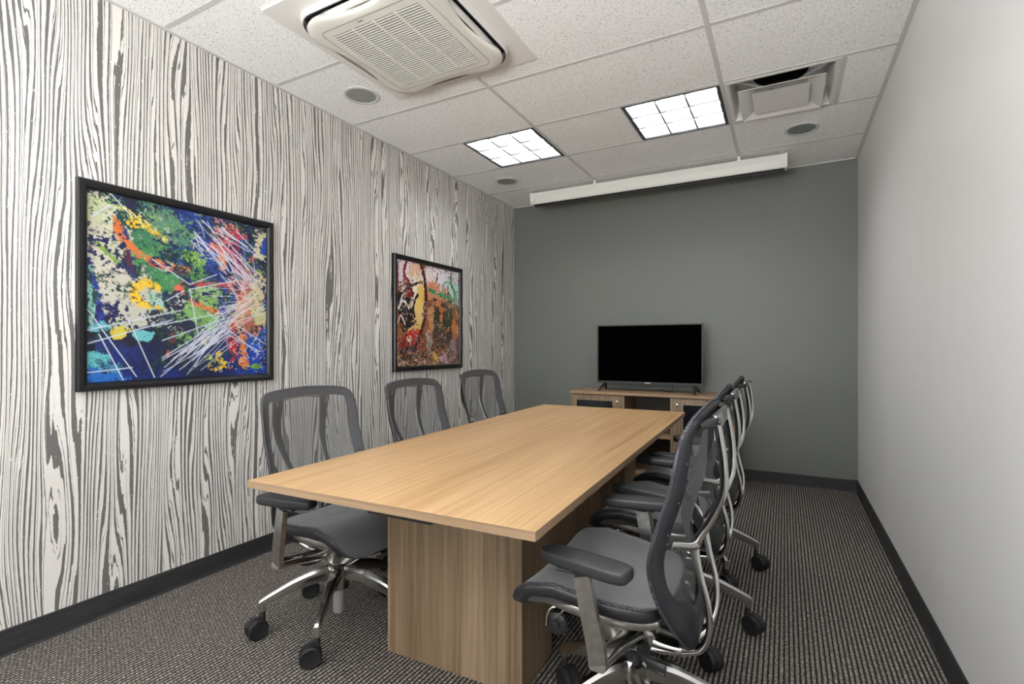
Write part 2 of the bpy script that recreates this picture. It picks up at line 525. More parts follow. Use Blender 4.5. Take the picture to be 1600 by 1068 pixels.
# ------------------------------------------------------------------ air conditioner cassette
def build_ac():
    cx, cy = -1.632, 1.968
    r = empty('air_conditioner', (cx, cy, H))
    tag(r, 'cream four-way cassette air conditioner with slatted grille set in the ceiling', 'air conditioner')
    half = 0.472
    hole = rsquare(0.392, 0.13, 8)
    # square face plate with a rounded opening
    N = len(hole)
    def sq(p):
        s = half / max(abs(p[0]), abs(p[1])); return (p[0] * s, p[1] * s)
    bm = bmesh.new()
    outer = []
    for p in hole:
        outer.append(sq(p))
    rings = [[(x, y, 0.0) for x, y in outer], [(x, y, -0.010) for x, y in outer],
             [(x, y, -0.012) for x, y in hole], [(x * .998, y * .998, -0.028) for x, y in hole], [(x * .990, y * .990, -0.040) for x, y in hole], [(x * .977, y * .977, -0.040) for x, y in hole], [(x * .97, y * .97, -0.001) for x, y in hole]]
    loft(bm, rings, cap=False)
    obj('face_plate', bm, M['unit_plate'], r, True, 30)
    # dark air outlet behind the panel
    bm = bmesh.new()
    loft(bm, [[(x * .975, y * .975, -0.0012) for x, y in hole], [(x * .975, y * .975, -0.0025) for x, y in hole]])
    obj('air_outlet', bm, M['unit_dark'], r, False)
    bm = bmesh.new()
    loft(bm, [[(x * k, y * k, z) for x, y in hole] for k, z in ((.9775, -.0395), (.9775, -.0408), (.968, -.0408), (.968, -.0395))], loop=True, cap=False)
    obj('gap_shadow', bm, M['unit_dark'], r, False)  # dark strip standing in for the shadow line between panel and skirt
    # hanging centre panel: rounded square, sides waisted inward at each outlet
    def ol(s, b=-0.040): return rsquare(s, 0.135 * s / 0.36, 8, b)
    bm = bmesh.new()
    rings = [[(x, y, -0.004) for x, y in ol(0.335)], [(x, y, -0.030) for x, y in ol(0.352)],
             [(x, y, -0.050) for x, y in ol(0.372)], [(x, y, -0.058) for x, y in ol(0.375)],
             [(x, y, -0.066) for x, y in ol(0.368)], [(x, y, -0.070) for x, y in ol(0.345, -0.022)],
             [(x, y, -0.072) for x, y in rsquare(0.30, 0.03, 8)]]
    loft(bm, rings)
    panel = obj('panel', bm, M['unit_plastic'], r, True, 50)
    # seam of the removable grille door
    bm = bmesh.new()
    a, b = rsquare(0.296, 0.035, 8), rsquare(0.2945, 0.034, 8)
    rings = [[(x, y, -0.0718) for x, y in a], [(x, y, -0.0728) for x, y in a], [(x, y, -0.0728) for x, y in b], [(x, y, -0.0718) for x, y in b]]
    loft(bm, rings, loop=True, cap=False)
    obj('seam', bm, M['unit_shadow_gap'], panel, False)
    # intake grille: fine slats with three ribs
    gh = 0.252
    g = box(-gh, gh, -gh, gh, -0.0734, -0.0724)
    grille = obj('intake_grille', g, M['grille_back'], r, False)
    bm = bmesh.new()
    ns = 33
    for k in range(ns):
        y = -gh + (k + 0.5) * 2 * gh / ns
        add_box(bm, -gh, gh, y - 0.0036, y + 0.0036, -0.0758, -0.0733)
    for k in range(1, 4):
        x = -gh + k * 2 * gh / 4
        add_box(bm, x - 0.006, x + 0.006, -gh, gh, -0.0762, -0.0733)
    obj('slats', bm, M['unit_plastic'], grille, False)
    # four curved outlet flaps
    for q in range(4):
        bm = bmesh.new()
        rings = []
        for k in range(21):
            t = -1 + 2 * k / 20
            y = 0.262 * t
            bow = 0.010 * (1 - t * t)
            wdt = 0.030 * (1 - 0.75 * abs(t) ** 4)
            x0 = 0.346 + 0.0 * bow
            rings.append([(x0, y, z_ + dz_) for x0, z_, dz_ in ((.340, -.052, 0), (.340 + wdt * .3, -.050, 0), (.340 + wdt * .55, -.034, 0), (.340 + wdt * .55, -.031, 0), (.340 + wdt * .3, -.046, 0), (.340, -.049, 0))])
        loft(bm, rings)
        f = obj('outlet_flap', bm, M['unit_flap'], r, True, 50)
        f.rotation_euler = (0, 0, q * PI / 2)
    # printed brand on the panel
    cu = bpy.data.curves.new('brand_text', 'FONT')
    cu.body = 'DAIKIN'; cu.size = 0.0105; cu.align_x = 'CENTER'; cu.align_y = 'CENTER'; cu.extrude = 0.0003
    cu.materials.append(M['brand_ink'])
    t = bpy.data.objects.new('brand_tmp', cu); COL.objects.link(t)
    bpy.context.view_layer.update()
    me = bpy.data.meshes.new_from_object(t)
    bpy.data.objects.remove(t)
    t = bpy.data.objects.new('brand_lettering', me); COL.objects.link(t)
    t.parent = panel
    t.location = (-0.055, -0.277, -0.0729); t.rotation_euler = (PI, 0, 0)
build_ac()

# ------------------------------------------------------------------ square air diffuser
def build_vent():
    cx, cy = GX + 2.5 * G, GY + 1.5 * G
    r = empty('air_diffuser', (cx, cy, H))
    tag(r, 'grey-white square stepped air diffuser in the ceiling beside a light', 'air vent')
    def s4(h, z): return [(h, h, z), (-h, h, z), (-h, -h, z), (h, -h, z)]
    bm = bmesh.new()
    h = G / 2 - 0.0125
    loft(bm, [s4(h, 0.004), s4(h, -0.004), s4(h - 0.020, -0.004), s4(h - 0.026, 0.004), s4(h - 0.034, 0.04), s4(h - 0.045, 0.125), s4(h - 0.040, 0.125), s4(h - 0.029, 0.04), s4(h - .02, 0.004)], loop=True, cap=False)
    obj('frame', bm, M['white_metal'], r, False)
    for a, b, z0, nm in ((0.224, 0.140, -0.036, 'outer_cone'),):
        bm = bmesh.new()
        loft(bm, [s4(a, z0), s4(a - 0.030, z0 + 0.010), s4(b, z0 + 0.029), s4(b + .002, z0 + 0.0315), s4(a - 0.029, z0 + 0.0125), s4(a, z0 + 0.0025)], loop=True, cap=False)
        obj(nm, bm, M['white_metal'], r, False)
    bm = bmesh.new()
    loft(bm, [s4(0.150, -0.034), s4(0.148, -0.0335), s4(0.080, -0.012), s4(0.075, -0.011), s4(0.075, -0.008), s4(0.150, -0.031)])
    inner = obj('inner_cone', bm, M['white_metal'], r, False)
    bm = bmesh.new(); lathe(bm, [(0.006, -0.0105), (0.006, -0.0135), (0.002, -0.0145)], seg=16)
    obj('centre_screw', bm, M['downlight_ring'], inner)
    for k in range(4):
        bm = bmesh.new()
        add_box(bm, 0.06, 0.33, -0.006, 0.006, 0.018, 0.0205, mtx=Matrix.Rotation(PI / 4 + k * PI / 2, 4, 'Z'))
        obj('bracket', bm, M['downlight_ring'], r, False)
    bm = bmesh.new()
    lathe(bm, [(0.15, 0.125), (0.15, 0.30), (0.148, 0.30), (0.148, 0.125)], seg=40, cap=False)
    lathe(bm, [(0.149, 0.295), (0.149, 0.30)], seg=40)
    obj('duct', bm, M['void_black'], r)
    bm = bmesh.new()
    hole = [(0.15 * math.cos(2 * PI * k / 40), 0.15 * math.sin(2 * PI * k / 40)) for k in range(40)]
    oh = [(x * (h - .044) / max(abs(x), abs(y)), y * (h - .044) / max(abs(x), abs(y))) for x, y in hole]
    loft(bm, [[(x, y, .126) for x, y in oh], [(x, y, .126) for x, y in hole], [(x, y, .13) for x, y in hole], [(x, y, .13) for x, y in oh]], loop=True, cap=False)
    obj('top_plate', bm, M['downlight_ring'], r, False)
build_vent()

# ------------------------------------------------------------------ roll-up projector screen
def build_screen():
    x0, x1, yc = -2.205, 0.018, 4.53
    r = empty('projector_screen', ((x0 + x1) / 2, yc, H))
    tag(r, 'long off-white roll-up projector screen case mounted under the ceiling by the grey wall', 'projector screen')
    hl = (x1 - x0) / 2
    prof = [(-0.050, -0.038), (-0.044, -0.030), (0.044, -0.030), (0.050, -0.038), (0.050, -0.122), (0.028, -0.146), (-0.028, -0.146), (-0.052, -0.100)]
    prof = [(-0.054, -0.040), (-0.046, -0.032), (0.046, -0.032), (0.052, -0.038), (0.052, -0.128), (0.040, -0.140), (-0.026, -0.140), (-0.036, -0.132), (-0.054, -0.086)]
    bm = bmesh.new()
    loft(bm, [[(x, u, v) for u, v in prof] for x in (-hl + 0.012, hl - 0.012)])
    obj('case', bm, M['screen_case'], r, False)
    for s in (-1, 1):
        bm = bmesh.new()
        p2 = [(u * 1.08, (v + 0.086) * 1.06 - 0.086) for u, v in prof]
        loft(bm, [[(s * (hl - 0.012), u, v) for u, v in p2], [(s * hl, u, v) for u, v in p2]])
        add_box(bm, *sorted((s * (hl - 0.045), s * (hl - 0.012))), -0.057, -0.050, -0.120, -0.060)
        obj('end_cap', bm, M['unit_plate'], r, False)
        bm = bmesh.new()
        add_box(bm, *sorted((s * (hl - 0.05), s * (hl - 0.02))), -0.02, 0.02, -0.034, 0.0, 0.002)
        obj('hanger', bm, M['nickel'], r, False)
    bm = box(-hl + 0.02, hl - 0.02, -0.024, 0.036, -0.1435, -0.1395)
    obj('slot', bm, M['screen_slot'], r, False)
    bm = bmesh.new(); sweep(bm, [(-hl + .03, -0.002, -0.150, .009, .013), (hl - .03, -0.002, -0.150, .009, .013)], n=1, seg=10, side=(0, 1, 0))
    obj('bottom_bar', bm, M['screen_slot'], r)
    for x in (GX, GX + 2 * G):
        bm = bmesh.new()
        xx = x - (x0 + x1) / 2
        add_box(bm, xx - 0.03, xx + 0.03, -0.056, -0.046, -0.046, -0.034, 0.003)
        add_box(bm, xx - 0.012, xx + 0.012, -0.05, 0.02, -0.034, 0.0, 0.002)
        obj('ceiling_clip', bm, M['unit_plate'], r, False)
build_screen()

# ------------------------------------------------------------------ framed pictures (paint laid down in numpy as a colour attribute)
def vnoise(n, f, seed, oct_=4):
    g = np.random.default_rng(seed)
    out = np.zeros((n, n)); amp = 1; tot = 0
    for o in range(oct_):
        k = int(f * 2 ** o) + 2
        if k > n: break
        t = g.random((k + 1, k + 1))
        u = np.linspace(0, k - 1e-6, n); i = u.astype(int); w = u - i; w = w * w * (3 - 2 * w)
        a = t[i][:, i] * (1 - w)[None, :] + t[i][:, i + 1] * w[None, :]
        b = t[i + 1][:, i] * (1 - w)[None, :] + t[i + 1][:, i + 1] * w[None, :]
        out += amp * (a * (1 - w)[:, None] + b * w[:, None]); tot += amp; amp *= 0.55
    return out / tot

def lin(c):
    c = np.array(c, float) / 255
    return np.where(c <= 0.04045, c / 12.92, ((c + 0.055) / 1.055) ** 2.4)

class Paint:
    def __init__(s, n, base, seed):
        s.n = n; s.seed = seed
        v, u = np.mgrid[0:n, 0:n] / (n - 1)
        s.u, s.v = u, v            # u to the right, v downwards, as one faces the picture
        s.img = np.ones((n, n, 3)) * lin(base)
        s.k = 0
    def ns(s, f, o=4):
        s.k += 1; return vnoise(s.n, f, s.seed * 100 + s.k, o)
    def put(s, m, c): s.img += np.clip(m, 0, 1)[..., None] * (lin(c) - s.img)
    def blob(s, x, y, rx, ry, c, rag=0.7, dens=1.0, ang=0.0, f=14):
        ca, sa = math.cos(ang), math.sin(ang)
        dx, dy = s.u - x, s.v - y
        p, q = (dx * ca + dy * sa) / rx, (-dx * sa + dy * ca) / ry
        d = np.sqrt(p * p + q * q) + rag * (s.ns(f, 5) - 0.5) * 2.4 + 0.9 * (s.ns(70, 2) - 0.5)
        m = np.clip((1.0 - d) * 9, 0, 1)
        if dens < 1: m *= (s.ns(60, 2) < dens + 0.12)
        s.put(m, c)
    def seg(s, a, b):
        ax, ay = a; bx, by = b
        dx, dy = bx - ax, by - ay
        t = np.clip(((s.u - ax) * dx + (s.v - ay) * dy) / (dx * dx + dy * dy + 1e-9), 0, 1)
        return np.hypot(s.u - ax - t * dx, s.v - ay - t * dy)
    def stroke(s, pts, w, c, rag=0.5, alpha=1.0, f=26):
        P = crom(pts, 8)
        d = np.full((s.n, s.n), 9.0)
        for a, b in zip(P[:-1], P[1:]): d = np.minimum(d, s.seg(a, b))
        d = d / w + rag * (s.ns(f, 4) - 0.5) * 2 + 1.3 * (s.ns(75, 2) - 0.5)
        s.put(np.clip((1 - d) * 3, 0, 1) * alpha, c)
    def line(s, a, b, w, c, alpha=0.9):
        d = s.seg(a, b)
        s.put(np.clip(1.6 - d / w, 0, 1) * alpha, c)
    def speck(s, f, thr, c, mask=None, alpha=1.0):
        m = (s.ns(f, 2) > thr).astype(float) * alpha
        if mask is not None: m = m * mask
        s.put(m, c)

def paint_blue():
    n = 330
    p = Paint(n, (28, 32, 66), 3); g = np.random.default_rng(5)
    p.put(np.clip((p.ns(5) - 0.42) * 5, 0, 1), (28, 50, 120))
    p.put(np.clip((p.ns(7) - 0.55) * 7, 0, 1), (20, 22, 40))
    p.blob(.62, .18, .2, .2, (36, 70, 150), 0.8); p.blob(.75, .50, .12, .12, (40, 70, 150), .8)
    p.blob(.93, .92, .12, .12, (30, 70, 170), .7); p.blob(.05, .97, .12, .08, (40, 110, 190), .7); p.blob(.95, .75, .1, .09, (40, 90, 190), .7)
    # greens
    p.blob(.27, .25, .16, .17, (60, 125, 85), .7, ang=.6); p.blob(.36, .40, .10, .16, (70, 140, 85), .7, ang=-.5)
    p.blob(.40, .11, .16, .07, (90, 140, 110), .8, ang=.5); p.blob(.52, .28, .06, .05, (120, 170, 70), .7)
    p.blob(.55, .38, .05, .06, (90, 150, 80), .8); p.blob(.52, .60, .12, .16, (135, 180, 105), .9); p.blob(.60, .50, .09, .07, (150, 190, 120), .8)
    p.blob(.63, .62, .05, .08, (130, 185, 95), .7)
    # cream mass at upper left
    p.blob(.07, .30, .10, .24, (200, 194, 168), .7, ang=-.15); p.blob(.11, .50, .12, .17, (204, 198, 176), .65)
    p.blob(.22, .58, .13, .10, (198, 194, 174), .9); p.blob(.05, .10, .07, .07, (190, 196, 150), .8); p.blob(.26, .44, .03, .12, (200, 196, 172), .8, ang=-.25)
    p.blob(.31, .57, .05, .06, (170, 205, 190), .6); p.blob(.12, .16, .05, .12, (205, 205, 175), .9, ang=-.4)
    p.stroke([(.02, .26), (.08, .31), (.14, .37)], .014, (130, 165, 60)); p.stroke([(.14, .10), (.18, .28), (.20, .42)], .022, (45, 60, 110), .9)
    p.stroke([(.17, .3), (.2, .4)], .015, (90, 40, 60), 1.2)
    # ochre, orange and yellow marks
    p.stroke([(.13, .14), (.15, .22), (.24, .30), (.36, .34), (.48, .36)], .022, (214, 116, 56), .5)
    p.stroke([(.30, .34), (.40, .36), (.47, .375)], .017, (190, 80, 60), .6)
    p.stroke([(.33, .48), (.27, .455), (.21, .50), (.23, .56), (.28, .585)], .026, (240, 196, 50), .5)
    p.stroke([(.33, .60), (.345, .63)], .024, (236, 190, 60), .6); p.blob(.26, .13, .10, .03, (226, 206, 110), .9, ang=.6)
    p.blob(.21, .14, .03, .03, (236, 190, 50), .8); p.blob(.30, .16, .05, .02, (230, 190, 60), .9, ang=.6)
    p.stroke([(.45, .49), (.50, .53), (.58, .57), (.66, .60)], .020, (226, 132, 70), .7); p.stroke([(.46, .44), (.60, .43), (.75, .41)], .016, (190, 80, 74), .8)
    p.blob(.44, .50, .03, .05, (226, 110, 80), .8)
    # reds and pinks at the right
    p.blob(.70, .14, .07, .12, (214, 110, 100), .7); p.blob(.78, .11, .06, .09, (196, 60, 84), .8); p.blob(.80, .26, .05, .10, (176, 50, 84), .8)
    p.blob(.71, .27, .03, .06, (220, 130, 80), .8); p.blob(.90, .22, .03, .03, (200, 40, 70), .6); p.blob(.83, .42, .08, .09, (200, 90, 70), .9)
    p.blob(.86, .60, .10, .13, (224, 150, 104), .7); p.blob(.88, .68, .05, .07, (196, 100, 90), .7); p.blob(.76, .80, .03, .10, (190, 50, 50), 1.0); p.blob(.84, .85, .03, .12, (226, 130, 70), 1.0)
    p.blob(.93, .40, .07, .10, (216, 200, 150), .8); p.blob(.95, .62, .06, .07, (214, 204, 150), .8); p.blob(.95, .07, .07, .05, (222, 212, 170), .8); p.blob(.94, .18, .06, .04, (218, 206, 160), .9)
    p.blob(.99, .13, .05, .05, (40, 80, 170), .7); p.blob(.86, .17, .05, .05, (40, 66, 140), .8)
    # blocks low on the left and accents
    p.blob(.02, .56, .02, .14, (140, 205, 190), .3); p.stroke([(.02, .45), (.045, .55), (.06, .66), (.04, .70)], .02, (36, 56, 140), .3)
    p.blob(.04, .72, .06, .035, (100, 180, 190), .5); p.blob(.14, .74, .045, .035, (214, 196, 70), .5); p.blob(.25, .755, .05, .03, (110, 190, 190), .6)
    p.blob(.03, .88, .06, .05, (100, 190, 190), .6); p.blob(.10, .93, .04, .03, (70, 140, 170), .8); p.blob(.60, .775, .045, .04, (200, 210, 150), .7)
    p.blob(.67, .93, .05, .035, (236, 200, 50), .8); p.blob(.61, .89, .02, .02, (190, 200, 60), .9); p.blob(.82, .90, .03, .03, (240, 150, 60), .9); p.blob(.38, .86, .018, .025, (214, 90, 50), .5); p.blob(.40, .76, .02, .04, (120, 60, 60), .8)
    p.blob(.92, .95, .07, .02, (120, 170, 70), .8); p.blob(.67, .87, .02, .02, (236, 200, 60), .8)
    p.blob(.45, .70, .09, .05, (40, 40, 66), .8); p.blob(.32, .66, .06, .05, (44, 50, 66), .9); p.blob(.43, .55, .05, .07, (34, 36, 66), .8); p.blob(.40, .27, .06, .04, (30, 50, 60), .8)
    # dry specks
    dry = p.ns(9, 3)
    p.put((p.ns(120, 2) > .63) * np.clip((dry - .50) * 8, 0, 1), (30, 34, 60))
    p.put((p.ns(100, 2) > .64) * np.clip((.47 - dry) * 8, 0, 1) * (p.v < .72), (190, 196, 176))
    p.put((p.ns(60, 3) > .54) * np.clip((p.ns(6, 3) - .50) * 9, 0, 1), (26, 34, 84))
    p.put((p.ns(70, 3) > .56) * np.clip((p.ns(6, 3) - .52) * 9, 0, 1), (30, 70, 60))
    p.put((p.ns(90, 2) > .66) * np.clip((p.ns(7, 3) - .5) * 7, 0, 1) * (p.v < .7), (120, 160, 90))
    # scratched white lines
    W = (222, 222, 236)
    for i in range(34):
        t = g.random(); a = (.28 + .28 * t + g.normal(0, .02), 1.0 - .12 * g.random()); b = (.74 + .16 * g.random(), .46 + .18 * g.random() + .12 * t)
        f0, f1 = sorted(g.random(2)); f0 *= .5; f1 = .5 + f1 * .5
        q = lambda f: (a[0] + (b[0] - a[0]) * f, a[1] + (b[1] - a[1]) * f)
        p.line(q(f0), q(f1), .0012 + .0015 * g.random(), W, .75)
    for i in range(48):
        c = (.88 + g.normal(0, .05), .40 + g.normal(0, .07)); an = g.normal(.75, .35); L = .05 + .16 * g.random()
        p.line(c, (c[0] - L * math.cos(an), c[1] - L * math.sin(an)), .0011 + .0014 * g.random(), W, .7)
    for i in range(44):
        c = (.90 + g.normal(0, .07), .52 + g.normal(0, .05)); an = g.normal(-.5, .22); L = .04 + .15 * g.random()
        p.line(c, (c[0] - L * math.cos(an), c[1] - L * math.sin(an)), .0012 + .0014 * g.random(), (232, 226, 228), .7)
    for i in range(30):
        c = (.5 + .3 * g.random(), .03 + .2 * g.random()); an = g.normal(.75, .2); L = .1 + .2 * g.random()
        p.line(c, (c[0] + L * math.cos(an), c[1] + L * math.sin(an)), .0014 + .0015 * g.random(), W)
    for a, b in (((0, .73), (.45, .60)), ((.05, .75), (.16, 1)), ((.0, .62), (.22, .98)), ((.18, .66), (.31, .99)), ((.35, .78), (.75, .62)), ((.3, .70), (.7, .60)), ((.5, .47), (.80, .38)), ((.3, .32), (.5, .44)), ((.5, .44), (.66, .36)), ((.0, .95), (.2, .93)),
                 ((.55, .75), (.5, .47)), ((.37, .55), (.47, .48)), ((.6, .6), (.95, .87)), ((.8, .68), (1, .80)), ((.7, .72), (.96, .85)), ((.2, .10), (.10, .0)), ((.1, .06), (.02, .14)), ((.0, .80), (.4, .66)), ((.35, .88), (.62, .70)), ((.52, .86), (.7, .66))):
        p.line(a, b, .0028, (205, 215, 226))
    for i in range(90):
        c = (.66 + .34 * g.random(), .68 + .3 * g.random()); an = g.random() * 6.28; L = .006 + .02 * g.random()
        p.line(c, (c[0] + L * math.cos(an), c[1] + L * math.sin(an)), .002, (225, 225, 235), .8)
    return p.img * np.array([.80, .80, .84])

def paint_red():
    n = 280
    p = Paint(n, (150, 92, 58), 8); g = np.random.default_rng(9)
    p.put(np.clip((p.ns(6) - .5) * 4, 0, 1), (196, 130, 84)); p.put(np.clip((p.ns(9) - .55) * 6, 0, 1), (90, 62, 44))
    p.blob(.75, .10, .40, .16, (222, 214, 222), .6); p.blob(.50, .15, .12, .12, (226, 206, 196), .7); p.blob(.92, .22, .10, .14, (186, 214, 206), .7)
    p.blob(.10, .10, .14, .16, (222, 206, 214), .6); p.blob(.28, .08, .10, .10, (226, 180, 150), .7)
    p.blob(.28, .35, .09, .25, (232, 222, 200), .4, ang=.1); p.blob(.33, .45, .07, .25, (236, 200, 110), .6, ang=.1); p.blob(.24, .55, .10, .16, (228, 190, 130), .6); p.blob(.37, .28, .05, .08, (226, 186, 90), .7)
    p.blob(.60, .26, .14, .10, (206, 130, 96), .9); p.blob(.68, .45, .06, .12, (200, 110, 64), .8); p.blob(.52, .58, .06, .22, (200, 130, 84), .8); p.blob(.86, .62, .10, .12, (206, 124, 66), .8); p.blob(.80, .42, .08, .12, (196, 106, 60), .9)
    p.blob(.60, .55, .07, .22, (52, 60, 40), .8); p.blob(.75, .52, .08, .16, (60, 62, 44), .9); p.blob(.84, .50, .04, .2, (62, 70, 44), .9); p.blob(.70, .72, .18, .08, (70, 50, 40), .9)
    p.blob(.10, .42, .09, .12, (30, 26, 28), .8); p.blob(.14, .55, .10, .10, (32, 26, 28), .8); p.blob(.20, .30, .05, .06, (120, 30, 36), .8); p.blob(.16, .20, .04, .05, (130, 40, 50), .8)
    p.stroke([(.20, .22), (.10, .30), (.04, .38)], .02, (26, 22, 24)); p.stroke([(.34, .18), (.22, .22), (.14, .26)], .016, (24, 20, 24)); p.stroke([(.30, .30), (.24, .42), (.26, .52)], .018, (26, 22, 26)); p.stroke([(.04, .5), (.12, .47), (.2, .55), (.1, .66)], .02, (26, 22, 24))
    p.stroke([(.03, .45), (.1, .38), (.17, .44)], .012, (232, 226, 220), .6); p.stroke([(.02, .60), (.06, .52), (.12, .60)], .010, (236, 196, 190), .6); p.stroke([(.11, .30), (.07, .36), (.04, .46)], .008, (226, 220, 220), .6)
    p.blob(.12, .79, .14, .09, (146, 24, 24), .5); p.blob(.30, .76, .09, .10, (176, 30, 28), .5); p.blob(.22, .72, .10, .06, (196, 50, 40), .7); p.blob(.18, .74, .03, .03, (236, 200, 180), .6)
    p.stroke([(.36, .0), (.42, .18), (.43, .40), (.38, .62), (.28, .80), (.16, .84)], .026, (66, 18, 28), .3); p.stroke([(.14, .0), (.11, .10), (.12, .18)], .02, (130, 36, 50), .5); p.stroke([(.02, .04), (.02, .24)], .012, (130, 50, 60), .8)
    p.stroke([(.50, .24), (.62, .27), (.78, .29), (.96, .30)], .022, (56, 140, 90), .9); p.stroke([(.72, .34), (.71, .20), (.77, .13), (.86, .14), (.93, .22), (.97, .33)], .013, (90, 170, 130), .7); p.stroke([(.86, .02), (.86, .14), (.92, .26), (.9, .5)], .014, (60, 110, 70), .8)
    p.stroke([(.62, .06), (.60, .16)], .014, (70, 80, 70), .8); p.stroke([(.80, .16), (.80, .36)], .010, (60, 130, 90), .8)
    p.stroke([(.08, .87), (.18, .84), (.28, .86)], .022, (40, 40, 70), .7)
    p.put(np.clip((p.v - .80) * 8, 0, 1) * (p.ns(30, 3) > .5), (60, 54, 46)); p.put(np.clip((p.v - .82) * 8, 0, 1) * (p.ns(46, 3) > .6), (196, 176, 160))
    p.blob(.58, .92, .05, .05, (220, 170, 60), .8); p.blob(.76, .93, .09, .06, (204, 160, 170), .9); p.blob(.90, .82, .05, .10, (150, 130, 140), 1.0); p.blob(.48, .78, .04, .10, (180, 170, 160), 1.0)
    p.put((p.ns(100, 2) > .64) * np.clip((p.ns(8, 3) - .48) * 8, 0, 1), (40, 32, 30)); p.put((p.ns(110, 2) > .68) * np.clip((p.ns(8, 3) - .5) * 8, 0, 1), (226, 200, 180))
    p.put(((p.ns(50, 2) > .62) * np.clip((p.v - .55) * 4, 0, 1)), (120, 100, 84))
    return p.img * .88

def build_picture(name, y0, y1, z0, z1, img, mname, label):
    """hangs on the left wall; u runs along +Y as one faces it."""
    r = empty(name, (XL, (y0 + y1) / 2, z0))
    tag(r, label, 'picture', 'framed abstract pictures')
    hw = (y1 - y0) / 2; hh = z1 - z0
    prof = [(0.0, 0.0), (0.0, 0.024), (0.004, 0.030), (0.018, 0.030), (0.030, 0.026), (0.036, 0.017), (0.038, 0.008)]
    bm = bmesh.new()
    rings = []
    for off, d in prof:
        a, b, c, e = -hw + off, hw - off, off, hh - off
        rings.append([(d, a, c), (d, b, c), (d, b, e), (d, a, e)])
    loft(bm, rings, cap=False)
    loft(bm, [[(0.0005, s * hw, v) for s, v in ((-1, 0), (1, 0), (1, hh), (-1, hh))], [(0.007, s * hw, v) for s, v in ((-1, 0), (1, 0), (1, hh), (-1, hh))]])
    obj('frame', bm, M['frame_black'], r, False)
    n = img.shape[0]
    a, b, c, e = -hw + .0385, hw - .0385, .0385, hh - .0385
    v, u = np.mgrid[0:n, 0:n] / (n - 1)
    co = np.stack([np.full(n * n, 0.0095), (a + (b - a) * u).ravel(), (e + (c - e) * v).ravel()], 1)
    i = np.arange(n * n).reshape(n, n)
    F = np.stack([i[:-1, :-1].ravel(), i[1:, :-1].ravel(), i[1:, 1:].ravel(), i[:-1, 1:].ravel()], 1)
    me = bpy.data.meshes.new('canvas')
    me.from_pydata(co.tolist(), [], F.tolist())
    at = me.color_attributes.new('paint', 'FLOAT_COLOR', 'POINT')
    col = np.ones((n * n, 4), np.float32); col[:, :3] = np.clip(img.reshape(-1, 3), 0, 1)
    at.data.foreach_set('color', col.ravel())
    me.materials.append(M[mname])
    o = bpy.data.objects.new('canvas', me); COL.objects.link(o); o.parent = r
build_picture('framed_picture', 1.018, 1.950, 0.999, 1.912, paint_blue(), 'canvas_blue',
              'large black-framed abstract picture, mostly blue with scratched white lines')
build_picture('framed_picture', 2.990, 3.920, 0.999, 1.911, paint_red(), 'canvas_red',
              'black-framed abstract picture in dark red, orange and green above the far chairs')

# ------------------------------------------------------------------ conference table
def build_table():
    r = empty('conference_table', (-1.1035, 2.375, 0.0), math.radians(1.6))
    tag(r, 'long light oak conference table on two slab pedestals in the room centre', 'table')
    hw, hl = 0.531, 1.272
    bm = box(-hw, hw, -hl, hl, 0.7165, 0.7400, 0.0015, 2)
    top = obj('tabletop', bm, M['oak_top'], r, False)
    # edge banding strips
    for s in (-1, 1):
        bm = bmesh.new(); add_box(bm, -hw - 0.0012, hw + 0.0012, *sorted((s * hl, s * (hl + 0.0012))), 0.7145, 0.7392)
        obj('edge_band', bm, M['oak_edge'], top, False)
        bm = bmesh.new(); add_box(bm, *sorted((s * hw, s * (hw + 0.0012))), -hl, hl, 0.7145, 0.7392)
        obj('edge_band', bm, M['oak_edge_long'], top, False)
    bm = box(-hw + 0.002, hw - 0.002, -hl + 0.002, hl - 0.002, 0.7145, 0.7165)
    obj('underside', bm, M['oak_edge_long'], top, False)
    for y in (-0.712, 0.687):
        bm = box(-0.292, 0.292, y - 0.135, y + 0.135, 0.0, 0.7145, 0.0015, 1)
        obj('pedestal', bm, M['walnut_panel'], r, False)
    bm = box(-0.16, 0.16, -0.577, 0.552, 0.03, 0.7145)
    obj('spine_panel', bm, M['walnut_panel'], r, False)
    bm = box(-0.015, 0.215, -1.262, -1.12, 0.701, 0.7145, 0.002, 1)
    obj('mounting_plate', bm, M['dark_steel'], r, False)
build_table()

